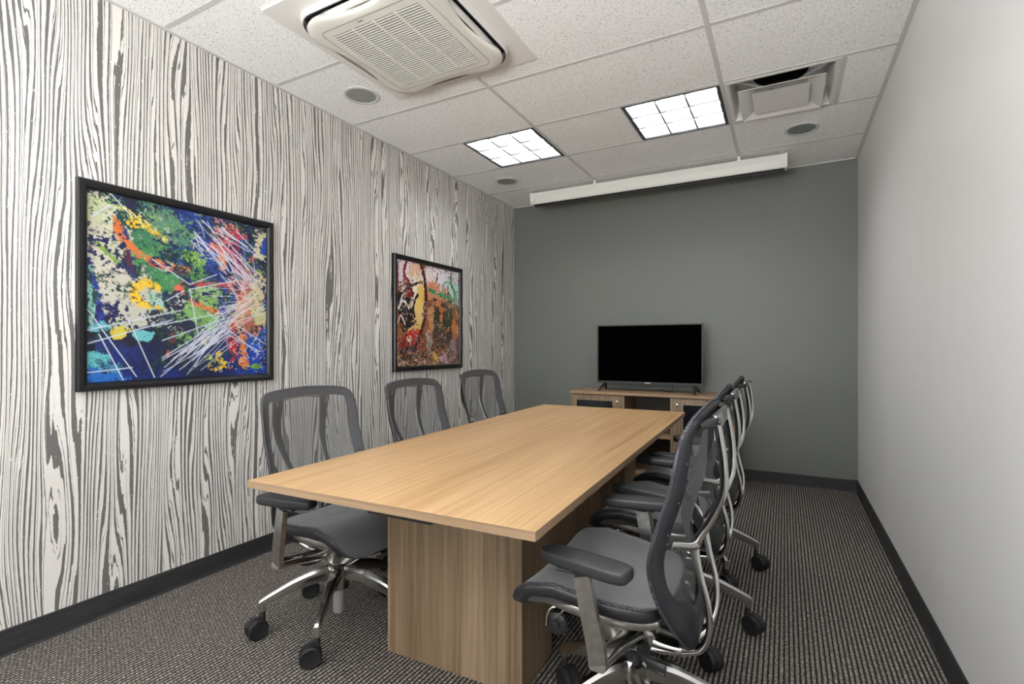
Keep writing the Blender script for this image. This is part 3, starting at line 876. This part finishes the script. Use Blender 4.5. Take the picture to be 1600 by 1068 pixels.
# ------------------------------------------------------------------ credenza and television
def build_credenza():
    x0, x1, y0, y1, zt = -1.792, -0.352, 4.520, 4.962, 0.777
    cx = (x0 + x1) / 2
    r = empty('credenza', (cx, y0, 0))
    tag(r, 'wood-grain credenza with two dark-panelled doors against the grey wall', 'credenza')
    X0, X1, D = x0 - cx, x1 - cx, y1 - y0
    a, b = -1.300 - cx, -0.855 - cx
    obj('top', box(X0 - .008, X1 + .008, -0.012, D, zt - 0.026, zt, 0.002, 1), M['walnut_flat'], r, False)
    for bx_ in ((X0, X0 + .02, 0.02, D, 0.0, zt - .028), (X1 - .02, X1, 0.02, D, 0.0, zt - .028), (a, a + .02, 0.004, D - .016, 0.0, zt - .028), (b - .02, b, 0.004, D - .016, 0.0, zt - .028)):
        obj('side_panel', box(*bx_), M['walnut_panel'], r, False)
    for bx_ in ((X0 + .02, a, 0.02, D - .02, 0.04, .06), (b, X1 - .02, 0.02, D - .02, 0.04, .06)):
        obj('bottom_panel', box(*bx_), M['walnut_panel'], r, False)
    obj('back_panel', box(X0 + .02, X1 - .02, D - .015, D, 0.0, zt - .028), M['shaded_back'], r, False)
    for z0 in (0.035, 0.385):
        obj('shelf', box(a + .02, b - .02, 0.012, D - .016, z0, z0 + .025, 0.001, 1), M['walnut_flat'], r, False)
    for (d0, d1, kx, hinge) in ((X0 + .002, a - .003, a - 0.042, 0), (b + .003, X1 - .002, b + 0.040, 1)):
        zb, ze = 0.03, zt - .032
        g0, g1, gz0, gz1 = d0 + .055, d1 - .085, zb + .09, ze - 0.052
        if hinge: g0, g1 = d0 + .085, d1 - .055
        bm = bmesh.new()
        add_box(bm, d0, g0, 0, .019, zb, ze); add_box(bm, g1, d1, 0, .019, zb, ze)
        add_box(bm, g0, g1, 0, .019, zb, gz0); add_box(bm, g0, g1, 0, .019, gz1, ze)
        dr = obj('door', bm, M['walnut_panel'], r, False)
        obj('glass_panel', box(g0, g1, 0.006, 0.012, gz0, gz1), M['smoked_glass'], dr, False)
        bm = bmesh.new()
        lathe(bm, [(0.004, 0.0), (0.004, -0.012), (0.011, -0.014), (0.013, -0.019), (0.010, -0.024), (0.003, -0.0255)], (kx, 0, ze - 0.052), 20, 'y')
        obj('knob', bm, M['nickel'], dr)
        bm = box(kx - .02 + (.075 if hinge else 0), kx + .02 + (.075 if hinge else 0), -0.006, 0.0, 0.355, 0.375)
        bm.free()
build_credenza()

def build_tv():
    x0, x1, z0, z1, y = -1.588, -0.628, 0.846, 1.397, 4.685
    cx = (x0 + x1) / 2
    r = empty('television', (cx, y, 0.7785))
    tag(r, 'black flat-screen television with its screen off standing on the credenza', 'television')
    hw = (x1 - x0) / 2
    a, b = z0 - 0.777, z1 - 0.777
    bm = bmesh.new()
    e = 0.011; eb = 0.022
    loft(bm, [[(s * hw, 0.022, v) for s, v in ((-1, a), (1, a), (1, b), (-1, b))],
              [(s * hw, 0.0, v) for s, v in ((-1, a), (1, a), (1, b), (-1, b))],
              [(s * (hw - e), -0.002, v) for s, v in ((-1, a + eb), (1, a + eb), (1, b - e), (-1, b - e))],
              [(s * (hw - e), 0.002, v) for s, v in ((-1, a + eb), (1, a + eb), (1, b - e), (-1, b - e))],
              [(s * (hw - e), 0.020, v) for s, v in ((-1, a + eb), (1, a + eb), (1, b - e), (-1, b - e))]], loop=True, cap=False)
    bez = obj('bezel', bm, M['tv_bezel'], r, False)
    obj('screen', box(-hw + e, hw - e, 0.0015, 0.006, a + eb, b - e), M['tv_glass'], r, False)
    bm = bmesh.new()
    add_box(bm, -hw + .004, hw - .004, 0.022, 0.030, a + .004, b - .004, 0.003, 1)
    add_box(bm, -hw * .75, hw * .75, 0.03, 0.062, a + .03, a + .30, 0.012, 2)
    obj('rear_shell', bm, M['tv_plastic'], r, False)
    obj('maker_mark', box(-.026, .026, -0.0028, -0.0010, a + .0085, a + .0145, 0.0006, 1), M['logo_silver'], bez, False)
    for s in (-1, 1):
        bm = bmesh.new()
        c = s * (hw - 0.06)
        for yy in (-0.10, 0.13):
            sweep(bm, [(c - s * .02, 0.012, a + .004, .013, .009), (c, yy * .6, a - .036, .011, .007), (c + s * .012, yy, 0.004, .010, .004)], n=5, seg=8, side=(1, 0, 0), power=4)
        obj('stand_foot', bm, M['tv_plastic'], r)
    bm = bmesh.new()
    sweep(bm, [(0.21, 0.045, a + .06, .003, .003), (0.215, 0.05, a - 0.02, .003, .003), (0.19, 0.10, 0.006, .003, .003), (0.05, 0.24, 0.0035, .003, .003)], n=6, seg=6)
    obj('cable', bm, M['tv_plastic'], r)
build_tv()

# ------------------------------------------------------------------ office chair
XE = [(0.34, -0.160), (0.36, -0.157), (0.42, -0.146), (0.47, -0.132), (0.53, -0.114), (0.60, -0.101), (0.645, -0.099), (0.693, -0.110), (0.76, -0.129),
      (0.828, -0.151), (0.893, -0.163), (0.957, -0.176), (1.00, -0.193), (1.04, -0.214)]
_z = [p[0] for p in XE]; _x = [p[1] for p in XE]
_S = crom([(a, b) for a, b in XE], 8)
_zs = [q[0] for q in _S]; _xs = [q[1] for q in _S]
def xe(z): return float(np.interp(z, _zs, _xs))
def dep(z): return float(np.interp(z, [0.35, 0.45, 0.60, 0.80, 0.95, 1.035], [0.012, 0.040, 0.056, 0.056, 0.032, 0.004]))
HALF = [(0.0, .350), (.070, .356), (.130, .386), (.178, .428), (.212, .478), (.234, .535), (.246, .60), (.248, .70), (.247, .80), (.246, .88), (.244, .945), (.237, .985), (.217, 1.010), (.180, 1.022), (.105, 1.030), (0.0, 1.035)]
def back_outline():
    S = crom(HALF, 5)
    R = [(s[0], s[1]) for s in S]
    Lf = [(-y, z) for y, z in reversed(R[1:-1])]
    return R + Lf
OUT = back_outline()
def wid(z):
    zs = [p[1] for p in HALF[1:]]; ys = [p[0] for p in HALF[1:]]
    return float(np.interp(z, zs[:-1], ys[:-1]))
def bx(y, z):
    w = 0.248
    return xe(z) - dep(z) * (1 - min(1, abs(y) / w) ** 2.7)
def inset(i, k):
    """outline point i moved inward by k metres"""
    n = len(OUT)
    p0, p1 = OUT[(i - 2) % n], OUT[(i + 2) % n]
    t = Vector((p1[0] - p0[0], p1[1] - p0[1])).normalized()
    y, z = OUT[i]
    return (y - t.y * k, z + t.x * k)

def seat_profile():
    return crom([(-.128, .492), (-.085, .490), (-.01, .491), (.08, .502), (.16, .513), (.225, .507), (.272, .485), (.298, .452), (.308, .415)], 10)
SP = seat_profile()
def sF(s, u):
    t = max(0, min(1, s)) * (len(SP) - 1); i = min(int(t), len(SP) - 2); f = t - i
    x, z = SP[i] * (1 - f) + SP[i + 1] * f
    hw = float(np.interp(s, [0, .15, .4, .7, 1], [.200, .226, .243, .248, .236]))
    edge = float(np.interp(s, [0, .2, .6, .85, 1], [.014, .020, .022, .012, .0]))
    return Vector((x, u * hw, z + edge * u * u))
def sN(s, u):
    e = 0.01
    a = sF(min(1, s + e), u) - sF(max(0, s - e), u)
    b = sF(s, u + e) - sF(s, u - e)
    return a.cross(b).normalized()

def make_chair():
    r = empty('office_chair', (0, 0, 0))
    al, bl, sl = M['polished_aluminium'], M['black_plastic'], M['slate_plastic']
    # ---- gas lift
    bm = bmesh.new()
    lathe(bm, [(0.022, 0.045), (0.025, 0.05), (0.025, 0.165), (0.030, 0.17), (0.030, 0.249)], seg=24)
    gl = obj('gas_lift', bm, M['grey_plastic'], r)
    bm = bmesh.new(); lathe(bm, [(0.029, 0.2495), (0.029, 0.275), (0.014, 0.277), (0.014, 0.31)], seg=20)
    obj('piston', bm, bl, gl)
    # ---- five-star base
    bm = bmesh.new()
    lathe(bm, [(0.0305, 0.150), (0.044, 0.152), (0.047, 0.19), (0.044, 0.238), (0.036, 0.248), (0.0305, 0.249)], seg=30)
    obj('base_hub', bm, al, r)
    legs = []
    for k in range(5):
        if k == 0:
            bm = bmesh.new()
            C = [(.030, .220, .024, .029), (.06, .218, .0225, .029), (.12, .207, .018, .0265), (.19, .184, .0150, .024), (.255, .156, .013, .021), (.298, .136, .012, .019), (.313, .128, .0115, .017)]
            S = crom(C, 6)
            rings = []
            for (x, z, w, h) in S:
                rings.append([(x, -w * .55, z + h), (x, w * .55, z + h), (x, w, z + h * .62), (x, w * 1.0, z - h * .5), (x, w * .72, z - h), (x, -w * .72, z - h), (x, -w, z - h * .5), (x, -w, z + h * .62)])
            loft(bm, rings)
            lathe(bm, [(0.0105, 0.134), (0.0115, 0.112), (0.0115, 0.104), (0.009, 0.102)], (.300, 0, 0), 16)
            leg = obj('base_leg', bm, al, r, True, 32)
            bm = bmesh.new()
            # hood between the two wheels
            R1, c0 = 0.0415, (0.024, 0.040)
            rings = []
            for a in range(0, 13):
                th = math.radians(-20 + a * 220 / 12)
                ca, sa = math.cos(th), math.sin(th)
                rings.append([(c0[0] + R1 * ca, yy, c0[1] + R1 * sa) for yy in (-.007, .007)] + [(c0[0] + (R1 - .008) * ca, yy, c0[1] + (R1 - .008) * sa) for yy in (.007, -.007)])
            loft(bm, rings)
            lathe(bm, [(0.009, 0.104), (0.0115, 0.098), (0.0115, 0.070)], (0, 0, 0), 16)
            add_box(bm, -.010, 0.028, -0.006, 0.006, 0.030, 0.076, 0.003)
            cas = obj('caster', bm, M['caster_rubber'], r)
            for s in (-1, 1):
                bm = bmesh.new()
                pr = [(0.006, s * .007), (0.037, s * .007), (0.040, s * .010), (0.040, s * .022), (0.0385, s * .0265), (0.034, s * .0285), (0.0325, s * .0278), (0.006, s * .0285), (0.003, s * .0285)]
                lathe(bm, pr, (c0[0], 0, 0.040), 34, 'y')
                obj('wheel', bm, M['caster_rubber'], cas)
        else:
            cl = leg.copy(); COL.objects.link(cl); cl.parent = r; cl.rotation_euler = (0, 0, k * 2 * PI / 5)
            cc = copy_tree(cas, r)
    # ---- tilt mechanism under the seat
    bm = bmesh.new()
    rings = []
    for x, w, z0, z1 in ((-.075, .035, .315, .352), (-.06, .050, .300, .372), (-.02, .060, .288, .392), (.04, .062, .288, .402), (.10, .058, .305, .410), (.16, .050, .345, .414), (.185, .040, .370, .412)):
        b = 0.012
        rings.append([(x, -w, z1 - b), (x, -w + b, z1), (x, w - b, z1), (x, w, z1 - b), (x, w * .92, z0 + b), (x, w * .92 - b, z0), (x, -w * .92 + b, z0), (x, -w * .92, z0 + b)])
    loft(bm, rings)
    for s in (-1, 1):
        for xx in (-.005, .035):
            lathe(bm, [(0.008, 0.0), (0.008, 0.005), (0.004, 0.006), (0.003, 0.003)], (xx, s * .045, .397), 14)
    mech = obj('tilt_mechanism', bm, al, r, True, 45)
    # levers and knob below
    for s in (-1, 1):
        bm = bmesh.new()
        lathe(bm, [(0.010, 0.0), (0.017, 0.004), (0.017, 0.03), (0.012, 0.036)], (-.045, -.086 if s < 0 else .050, .318), 16, 'y')
        sweep(bm, [(-.045, s * .06, .318, .010, .010), (-.055, s * .085, .305, .010, .012), (-.085, s * .10, .298, .009, .016), (-.115, s * .105, .296, .008, .017)], n=5, seg=10)
        obj('tilt_lever', bm, bl, r)
    bm = bmesh.new()
    lathe(bm, [(0.012, 0.0), (0.030, 0.002), (0.034, 0.010), (0.034, 0.022), (0.028, 0.027), (0.014, 0.028), (0.012, 0.033), (0.004, 0.034)], (.205, .10, .352), 24, 'y')
    sweep(bm, [(.205, .05, .352, .010, .010), (.205, .105, .352, .010, .010)], n=2, seg=10, side=(1, 0, 0))
    sweep(bm, [(.16, .03, .375, .010, .010), (.20, .045, .362, .010, .010), (.205, .06, .352, .010, .010)], n=3, seg=10)
    kn = obj('tension_knob', bm, bl, r)
    for P_ in ([(.185, .118, .40, .003, .003), (.21, .128, .405, .003, .003), (.228, .132, .385, .003, .003), (.234, .132, .345, .003, .003)],
               [(.205, .13, .375, .0022, .0022), (.165, .14, .415, .0022, .0022)]):
        bm = bmesh.new(); sweep(bm, P_, n=6, seg=8)
        obj('wire', bm, M['chrome_wire'], kn)
    # ---- seat
    N = 72
    ol = []
    for k in range(N):
        a = 2 * PI * k / N
        ca, sa = math.cos(a), math.sin(a)
        e = 2 / 4.2
        ol.append((0.5 + 0.5 * math.copysign(abs(ca) ** e, ca), math.copysign(abs(sa) ** e, sa)))
    def P(s, u, down=0.0, out=0.0):
        p = sF(s, u); nrm = sN(s, u)
        o = p - sF(.45, 0); o.z = 0
        if o.length > 1e-6: o.normalize()
        q = p - nrm * down
        if out:
            ov = Vector((o.x, o.y, 0)); ov = (ov - nrm * ov.dot(nrm))
            if ov.length > 1e-6: q += ov.normalized() * out
        return q
    bm = bmesh.new()
    rings = []
    for k in range(1, 19):
        t = k / 18
        rings.append([P(.5 + (s - .5) * t, u * t, 0.0) for s, u in ol])
    rings.append([P(s, u, 0.004, 0.004) for s, u in ol])
    rings.append([P(s, u, 0.010, 0.003) for s, u in ol])
    loft(bm, rings)
    seat = obj('seat', bm, M['seat_weave'], r, True, 60)
    bm = bmesh.new()
    rings = []
    for d, o_ in ((0.006, 0.000), (0.006, 0.006), (0.012, 0.009), (0.030, 0.006), (0.040, -0.004), (0.044, -0.030), (0.034, -0.050), (0.018, -0.055), (0.010, -0.03)):
        rings.append([P(s, u, d, o_) for s, u in ol])
    loft(bm, rings, loop=True, cap=False)
    rim = obj('seat_rim', bm, bl, r, True, 50)
    bm = bmesh.new()
    rings = []
    for q in range(N):
        s_, u_ = ol[q]
        c_ = P(s_, u_, 0.003, 0.0045); nn = sN(s_, u_)
        oo = c_ - sF(.45, 0); oo.z = 0; oo = (oo - nn * oo.dot(nn)).normalized()
        rings.append([c_ + (nn * math.sin(2 * PI * k / 8) + oo * math.cos(2 * PI * k / 8)) * 0.0042 for k in range(8)])
    loft(bm, rings, loop=True, cap=False)
    obj('seat_piping', bm, M['rim_weave'], rim, True, 80)
    # pan below
    bm = bmesh.new()
    ra, rb = [], []
    for s, u in ol:
        s2, u2 = .5 + (s - .5) * .80, u * .80
        ra.append(P(s2, u2, 0.018)); rb.append(P(s2, u2, 0.045))
    rc = [P(.5 + (s - .5) * .4, u * .4, 0.060) for s, u in ol]
    rd = [P(.5 + (s - .5) * .4, u * .4, 0.018) for s, u in ol]
    loft(bm, [rd, ra, rb, rc])
    obj('seat_pan', bm, bl, r, True, 50)
    for s in (-1, 1):
        bm = bmesh.new()
        sweep(bm, [(-.105, s * .150, .444, .007, .012), (-.04, s * .165, .434, .008, .015), (.10, s * .172, .436, .008, .015), (.215, s * .170, .448, .007, .013)], n=6, seg=10, power=4)
        add_box(bm, -.02, .10, *sorted((s * .05, s * .165)), .408, .432, .004)
        obj('seat_rail', bm, M['brushed_aluminium'], r, True, 40)
    # ---- arms
    for s in (-1, 1):
        bm = bmesh.new()
        S = [(.012, .300, .382, .023), (.019, .303, .44, .0225), (.036, .307, .52, .0215), (.052, .309, .604, .0205)]
        rings = []
        for (x, y, z, w) in crom(S, 4):
            t = .010
            rings.append([(x - w, s * (y + t), z + .006), (x + w, s * (y + t), z - .006), (x + w + .001, s * (y - t), z - .006), (x - w + .001, s * (y - t), z + .006)])
        loft(bm, rings)
        post = obj('arm_post', bm, M['brushed_aluminium'], r, True, 30)
        bm = bmesh.new()
        sweep(bm, [(.013, s * .310, .386, .023, .016), (.010, s * .26, .378, .022, .017), (.004, s * .17, .362, .021, .018), (-.006, s * .10, .350, .024, .020), (-.02, s * .05, .350, .026, .024)], n=6, seg=14, side=(1, 0, 0), power=4)
        obj('arm_bracket', bm, al, r, True, 50)
        bm = bmesh.new()
        add_box(bm, .034, .072, *sorted((s * .298, s * .317)), .594, .612, .002)
        add_box(bm, .000, .120, *sorted((s * .270, s * .318)), .606, .614, .002)
        obj('arm_slide', bm, bl, post, False)
        # pad, toed in towards the front
        bm = bmesh.new()
        rings = []
        L0, L1 = -.125, .130
        def pad_ring(k, z, sc):
            pts = []
            for q in range(40):
                a = 2 * PI * q / 40
                ca, sa = math.cos(a), math.sin(a)
                ex = 2 / 4.6
                X = math.copysign(abs(ca) ** ex, ca); Y = math.copysign(abs(sa) ** ex, sa)
                hwid = .041 - .004 * max(0, X)
                pts.append((X * (.128 - (1 - sc) * .04), Y * hwid * sc, z))
            return pts
        prs = [pad_ring(0, z, sc) for z, sc in ((.0, .88), (.002, .93), (.006, .985), (.010, 1.0), (.024, .99), (.0285, .965), (.0305, .925), (.0314, .86), (.0320, .5), (.0320, .15))]
        loft(bm, prs)
        mt = Matrix.Translation((.052, s * .290, .614)) @ Matrix.Rotation(-s * math.radians(11), 4, 'Z')
        bmesh.ops.transform(bm, matrix=mt, verts=bm.verts)
        obj('arm_pad', bm, M['arm_urethane'], r, True, 60)
    # ---- back: rim frame
    def pt(y, z, fwd): return (bx(y, z) + fwd, y, z)
    K = len(OUT)
    def ring_inset(k, fwd):
        out = []
        for i, (y, z) in enumerate(OUT):
            kk = k
            if k > 0.012:        # broad solid shell at the bottom
                q = max(0, min(1, (0.58 - z) / 0.19))
                kk = k * (1 + 1.9 * q * q * (3 - 2 * q))
            yy, zz = inset(i, kk)
            out.append(pt(yy, zz, fwd))
        return out
    bm = bmesh.new()
    secs = [(0.0, 0.0), (0.0, -0.008), (0.003, -0.016), (0.010, -0.019), (0.030, -0.018), (0.037, -0.014), (0.039, -0.006), (0.037, -0.001), (0.010, 0.001)]
    loft(bm, [ring_inset(k, f) for k, f in secs], loop=True, cap=False)
    fr = obj('back_frame', bm, sl, r, True, 50)
    for s in (-1, 1):
        for z in (.90, .80, .715):
            y = wid(z) - .020
            bm = bmesh.new()
            lathe(bm, [(0.004, -0.0005), (0.004, -0.004)], (bx(y, z) - .0165, s * y, z), 10, 'x')
            obj('screw', bm, bl, fr, False)
    # mesh sheet
    bm = bmesh.new()
    rings = []
    cy, cz = 0.0, 0.74
    for t in (1.0, .965, .93, .86, .78, .68, .57, .45, .32, .18, .06):
        rg = []
        for (y, z) in OUT:
            yy, zz = cy + (y - cy) * t, cz + (z - cz) * t
            rg.append(pt(yy, zz, 0.003))
        rings.append(rg)
    loft(bm, rings, cap=False)
    vs = list(bm.verts)[-K:]
    try: bm.faces.new(vs)
    except ValueError: pass
    obj('back_mesh', bm, M['back_mesh'], r, True, 80)
    # woven edge wrapped round the rim
    bm = bmesh.new()
    loft(bm, [ring_inset(k, f) for k, f in ((0.006, 0.0035), (0.0, 0.0035), (-0.003, 0.0), (-0.003, -0.006), (0.0005, -0.006), (0.0005, 0.0))], loop=True, cap=False)
    obj('woven_edge', bm, M['rim_weave'], r, True, 60)
    # ---- polished exoskeleton behind the back
    bm = bmesh.new()
    for s in (-1, 1):
        sweep(bm, [(-.250, s * .120, 1.006, .025, .006), (-.258, s * .122, .965, .023, .007), (-.268, s * .121, .89, .017, .008), (-.266, s * .114, .81, .012, .0085),
                   (-.234, s * .103, .73, .008, .009), (-.200, s * .096, .670, .009, .010), (-.192, s * .094, .640, .010, .011), (-.204, s * .092, .575, .008, .009), (-.224, s * .088, .49, .0085, .009),
                   (-.224, s * .078, .415, .011, .009), (-.202, s * .056, .358, .016, .012), (-.160, s * .028, .330, .026, .017)], n=7, seg=12)
        # side arm to the rim bracket
        sweep(bm, [(-.196, s * .094, .655, .015, .009), (-.182, s * .125, .660, .011, .008), (-.162, s * .165, .672, .010, .0075), (-.138, s * .208, .684, .009, .007)], n=6, seg=12, side=(0, 0, 1))
    # top yoke plate
    rings = []
    for q in range(15):
        u = -1 + q / 7
        y = u * .135
        zt = 1.012 + .006 * (1 - u * u); zb = .968 + .016 * (1 - u * u) - .02 * abs(u) ** 6
        x = -.250 - .006 * (1 - u * u)
        rings.append([(x - .004, y, zb), (x, y, zt), (x + .010, y, zt + .001), (x + .004, y, zb)])
    loft(bm, rings)
    # bottom bar to the mechanism
    sweep(bm, [(-.178, 0, .334, .046, .016), (-.140, 0, .322, .046, .018), (-.09, 0, .318, .044, .022), (-.05, 0, .322, .044, .026)], n=6, seg=16, power=3.5)
    ex = obj('back_support', bm, al, r, True, 50)
    bm = bmesh.new()
    sweep(bm, [(-.152, 0, .3255, .049, .0192), (-.144, 0, .323, .049, .0195)], n=2, seg=16, power=3.5)
    obj('collar', bm, M['brushed_aluminium'], ex, True, 50)
    for s in (-1, 1):
        # dark liner on the front of each upright
        bm = bmesh.new()
        sweep(bm, [(-.241, s * .120, 1.012, .027, .003), (-.249, s * .122, .965, .025, .003), (-.258, s * .121, .89, .020, .003), (-.256, s * .114, .81, .017, .003), (-.223, s * .103, .73, .013, .003), (-.189, s * .096, .675, .012, .003)], n=6, seg=8, power=4)
        obj('liner', bm, sl, ex, True, 50)
        bm = bmesh.new()
        sweep(bm, [(-.214, s * .186, .990, .010, .012), (-.234, s * .170, .996, .010, .011), (-.252, s * .138, 1.000, .009, .010)], n=4, seg=12, side=(0, 0, 1), power=4)
        lathe(bm, [(0.008, 0.0), (0.008, -0.004), (0.004, -0.005)], (-.257, s * .150, .998), 14, 'x')
        obj('back_bracket', bm, bl, r, True, 50)
        bm = bmesh.new()
        sweep(bm, [(-.116, s * .230, .712, .017, .012), (-.126, s * .222, .696, .022, .013), (-.144, s * .198, .683, .013, .010)], n=4, seg=12, side=(0, 0, 1), power=3)
        lathe(bm, [(0.005, 0.0), (0.005, -0.003), (0.002, -0.004)], (-.141, s * .220, .690), 12, 'x')
        obj('back_bracket', bm, bl, r, True, 50)
    return r

proto = make_chair()
BASE = ('base_leg', 'caster', 'base_hub', 'gas_lift')
def place_chair(o, x, y, rot, base, dz, yaw, label, group):
    o.location = (x, y, 0); o.rotation_euler = (0, 0, rot)
    k = 0
    n1 = n2 = 0
    for ch in o.children:
        nm = ch.name.split('.')[0]
        if nm not in BASE: ch.location.z = dz
        if nm == 'base_leg': ch.rotation_euler = (0, 0, base - rot + n1 * 2 * PI / 5); n1 += 1
        if nm == 'caster':
            a = base - rot + n2 * 2 * PI / 5
            ch.location = (.300 * math.cos(a), .300 * math.sin(a), 0)
            ch.rotation_euler = (0, 0, yaw + (0.0, .12, -.1, .25, -.2)[n2] - rot); n2 += 1
    tag(o, label, 'chair', group)

RAD = math.radians
CH = [(-0.405, 1.540, RAD(180), RAD(13), 0.0, RAD(-30), 'black mesh office chair nearest the camera, its silver back frame facing us', 'office chairs on the white-wall side'),
      (-0.425, 2.258, RAD(180), RAD(16), 0.0, RAD(-30), 'middle black mesh office chair of the right-hand row by the white wall', 'office chairs on the white-wall side'),
      (-0.425, 2.942, RAD(180), RAD(16), 0.0, RAD(-32), 'farthest black mesh office chair of the right-hand row, beside the credenza', 'office chairs on the white-wall side'),
      (-1.705, 1.585, RAD(-3), RAD(14), -0.025, RAD(-117), 'nearest black mesh office chair on the patterned-wall side, its star base in view', 'office chairs on the patterned-wall side'),
      (-1.700, 2.325, RAD(0), RAD(14), -0.028, RAD(-117), 'middle black mesh office chair of the left row, under the red and orange picture', 'office chairs on the patterned-wall side'),
      (-1.735, 3.100, RAD(0), RAD(32), -0.008, RAD(-117), 'farthest black mesh office chair of the left row, nearest the grey wall', 'office chairs on the patterned-wall side')]
chairs = [proto] + [copy_tree(proto) for _ in CH[1:]]
for o, a in zip(chairs, CH): place_chair(o, *a)

# sewn tag on the front of one seat
c = chairs[3]
bm = bmesh.new()
rg = [[tuple(sF(s, u) + sN(s, u) * 0.0012) for u in np.linspace(-.16, .02, 6)] for s in np.linspace(.66, .72, 4)]
loft(bm, rg, closed=False)
obj('sewn_tag', bm, M['seat_tag'], c)

# ------------------------------------------------------------------ camera, world, view
cam = bpy.data.cameras.new('camera')
co = bpy.data.objects.new('camera', cam); COL.objects.link(co)
co.location = (0, 0, 1.1903)
co.rotation_euler = (PI / 2, 0, 0.4934)
cam.sensor_fit = 'HORIZONTAL'; cam.sensor_width = 36
cam.lens = 792.5 / 1600 * 36
cam.shift_y = 7.77 / 1600
cam.clip_start = 0.02
SC.camera = co

def area(name, loc, target, sx, sy, power, col=(1, 1, 1)):
    l = bpy.data.lights.new(name, 'AREA'); l.shape = 'RECTANGLE'; l.size = sx; l.size_y = sy; l.energy = power; l.color = col
    o = bpy.data.objects.new(name, l); COL.objects.link(o)
    o.location = loc
    o.rotation_euler = (Vector(target) - Vector(loc)).to_track_quat('-Z', 'Y').to_euler()
    return o
area('ceiling_fill', (-0.75, -1.6, 1.25), (-0.75, -1.34, 2.216), 1.4, 0.7, 150, (0.95, 0.98, 1.0))  # fill lamp added behind the camera, aimed up to brighten the ceiling

w = bpy.data.worlds.new('world'); SC.world = w
w.use_nodes = True
w.node_tree.nodes['Background'].inputs[0].default_value = (0.02, 0.02, 0.02, 1)

SC.view_settings.view_transform = 'Standard'
SC.view_settings.look = 'None'
SC.view_settings.gamma = 1.0
SC.view_settings.use_curve_mapping = False
SC.view_settings.exposure = 0.4
SC.cycles.use_denoising = True
SC.cycles.max_bounces = 10
SC.cycles.diffuse_bounces = 6
SC.cycles.transparent_max_bounces = 16
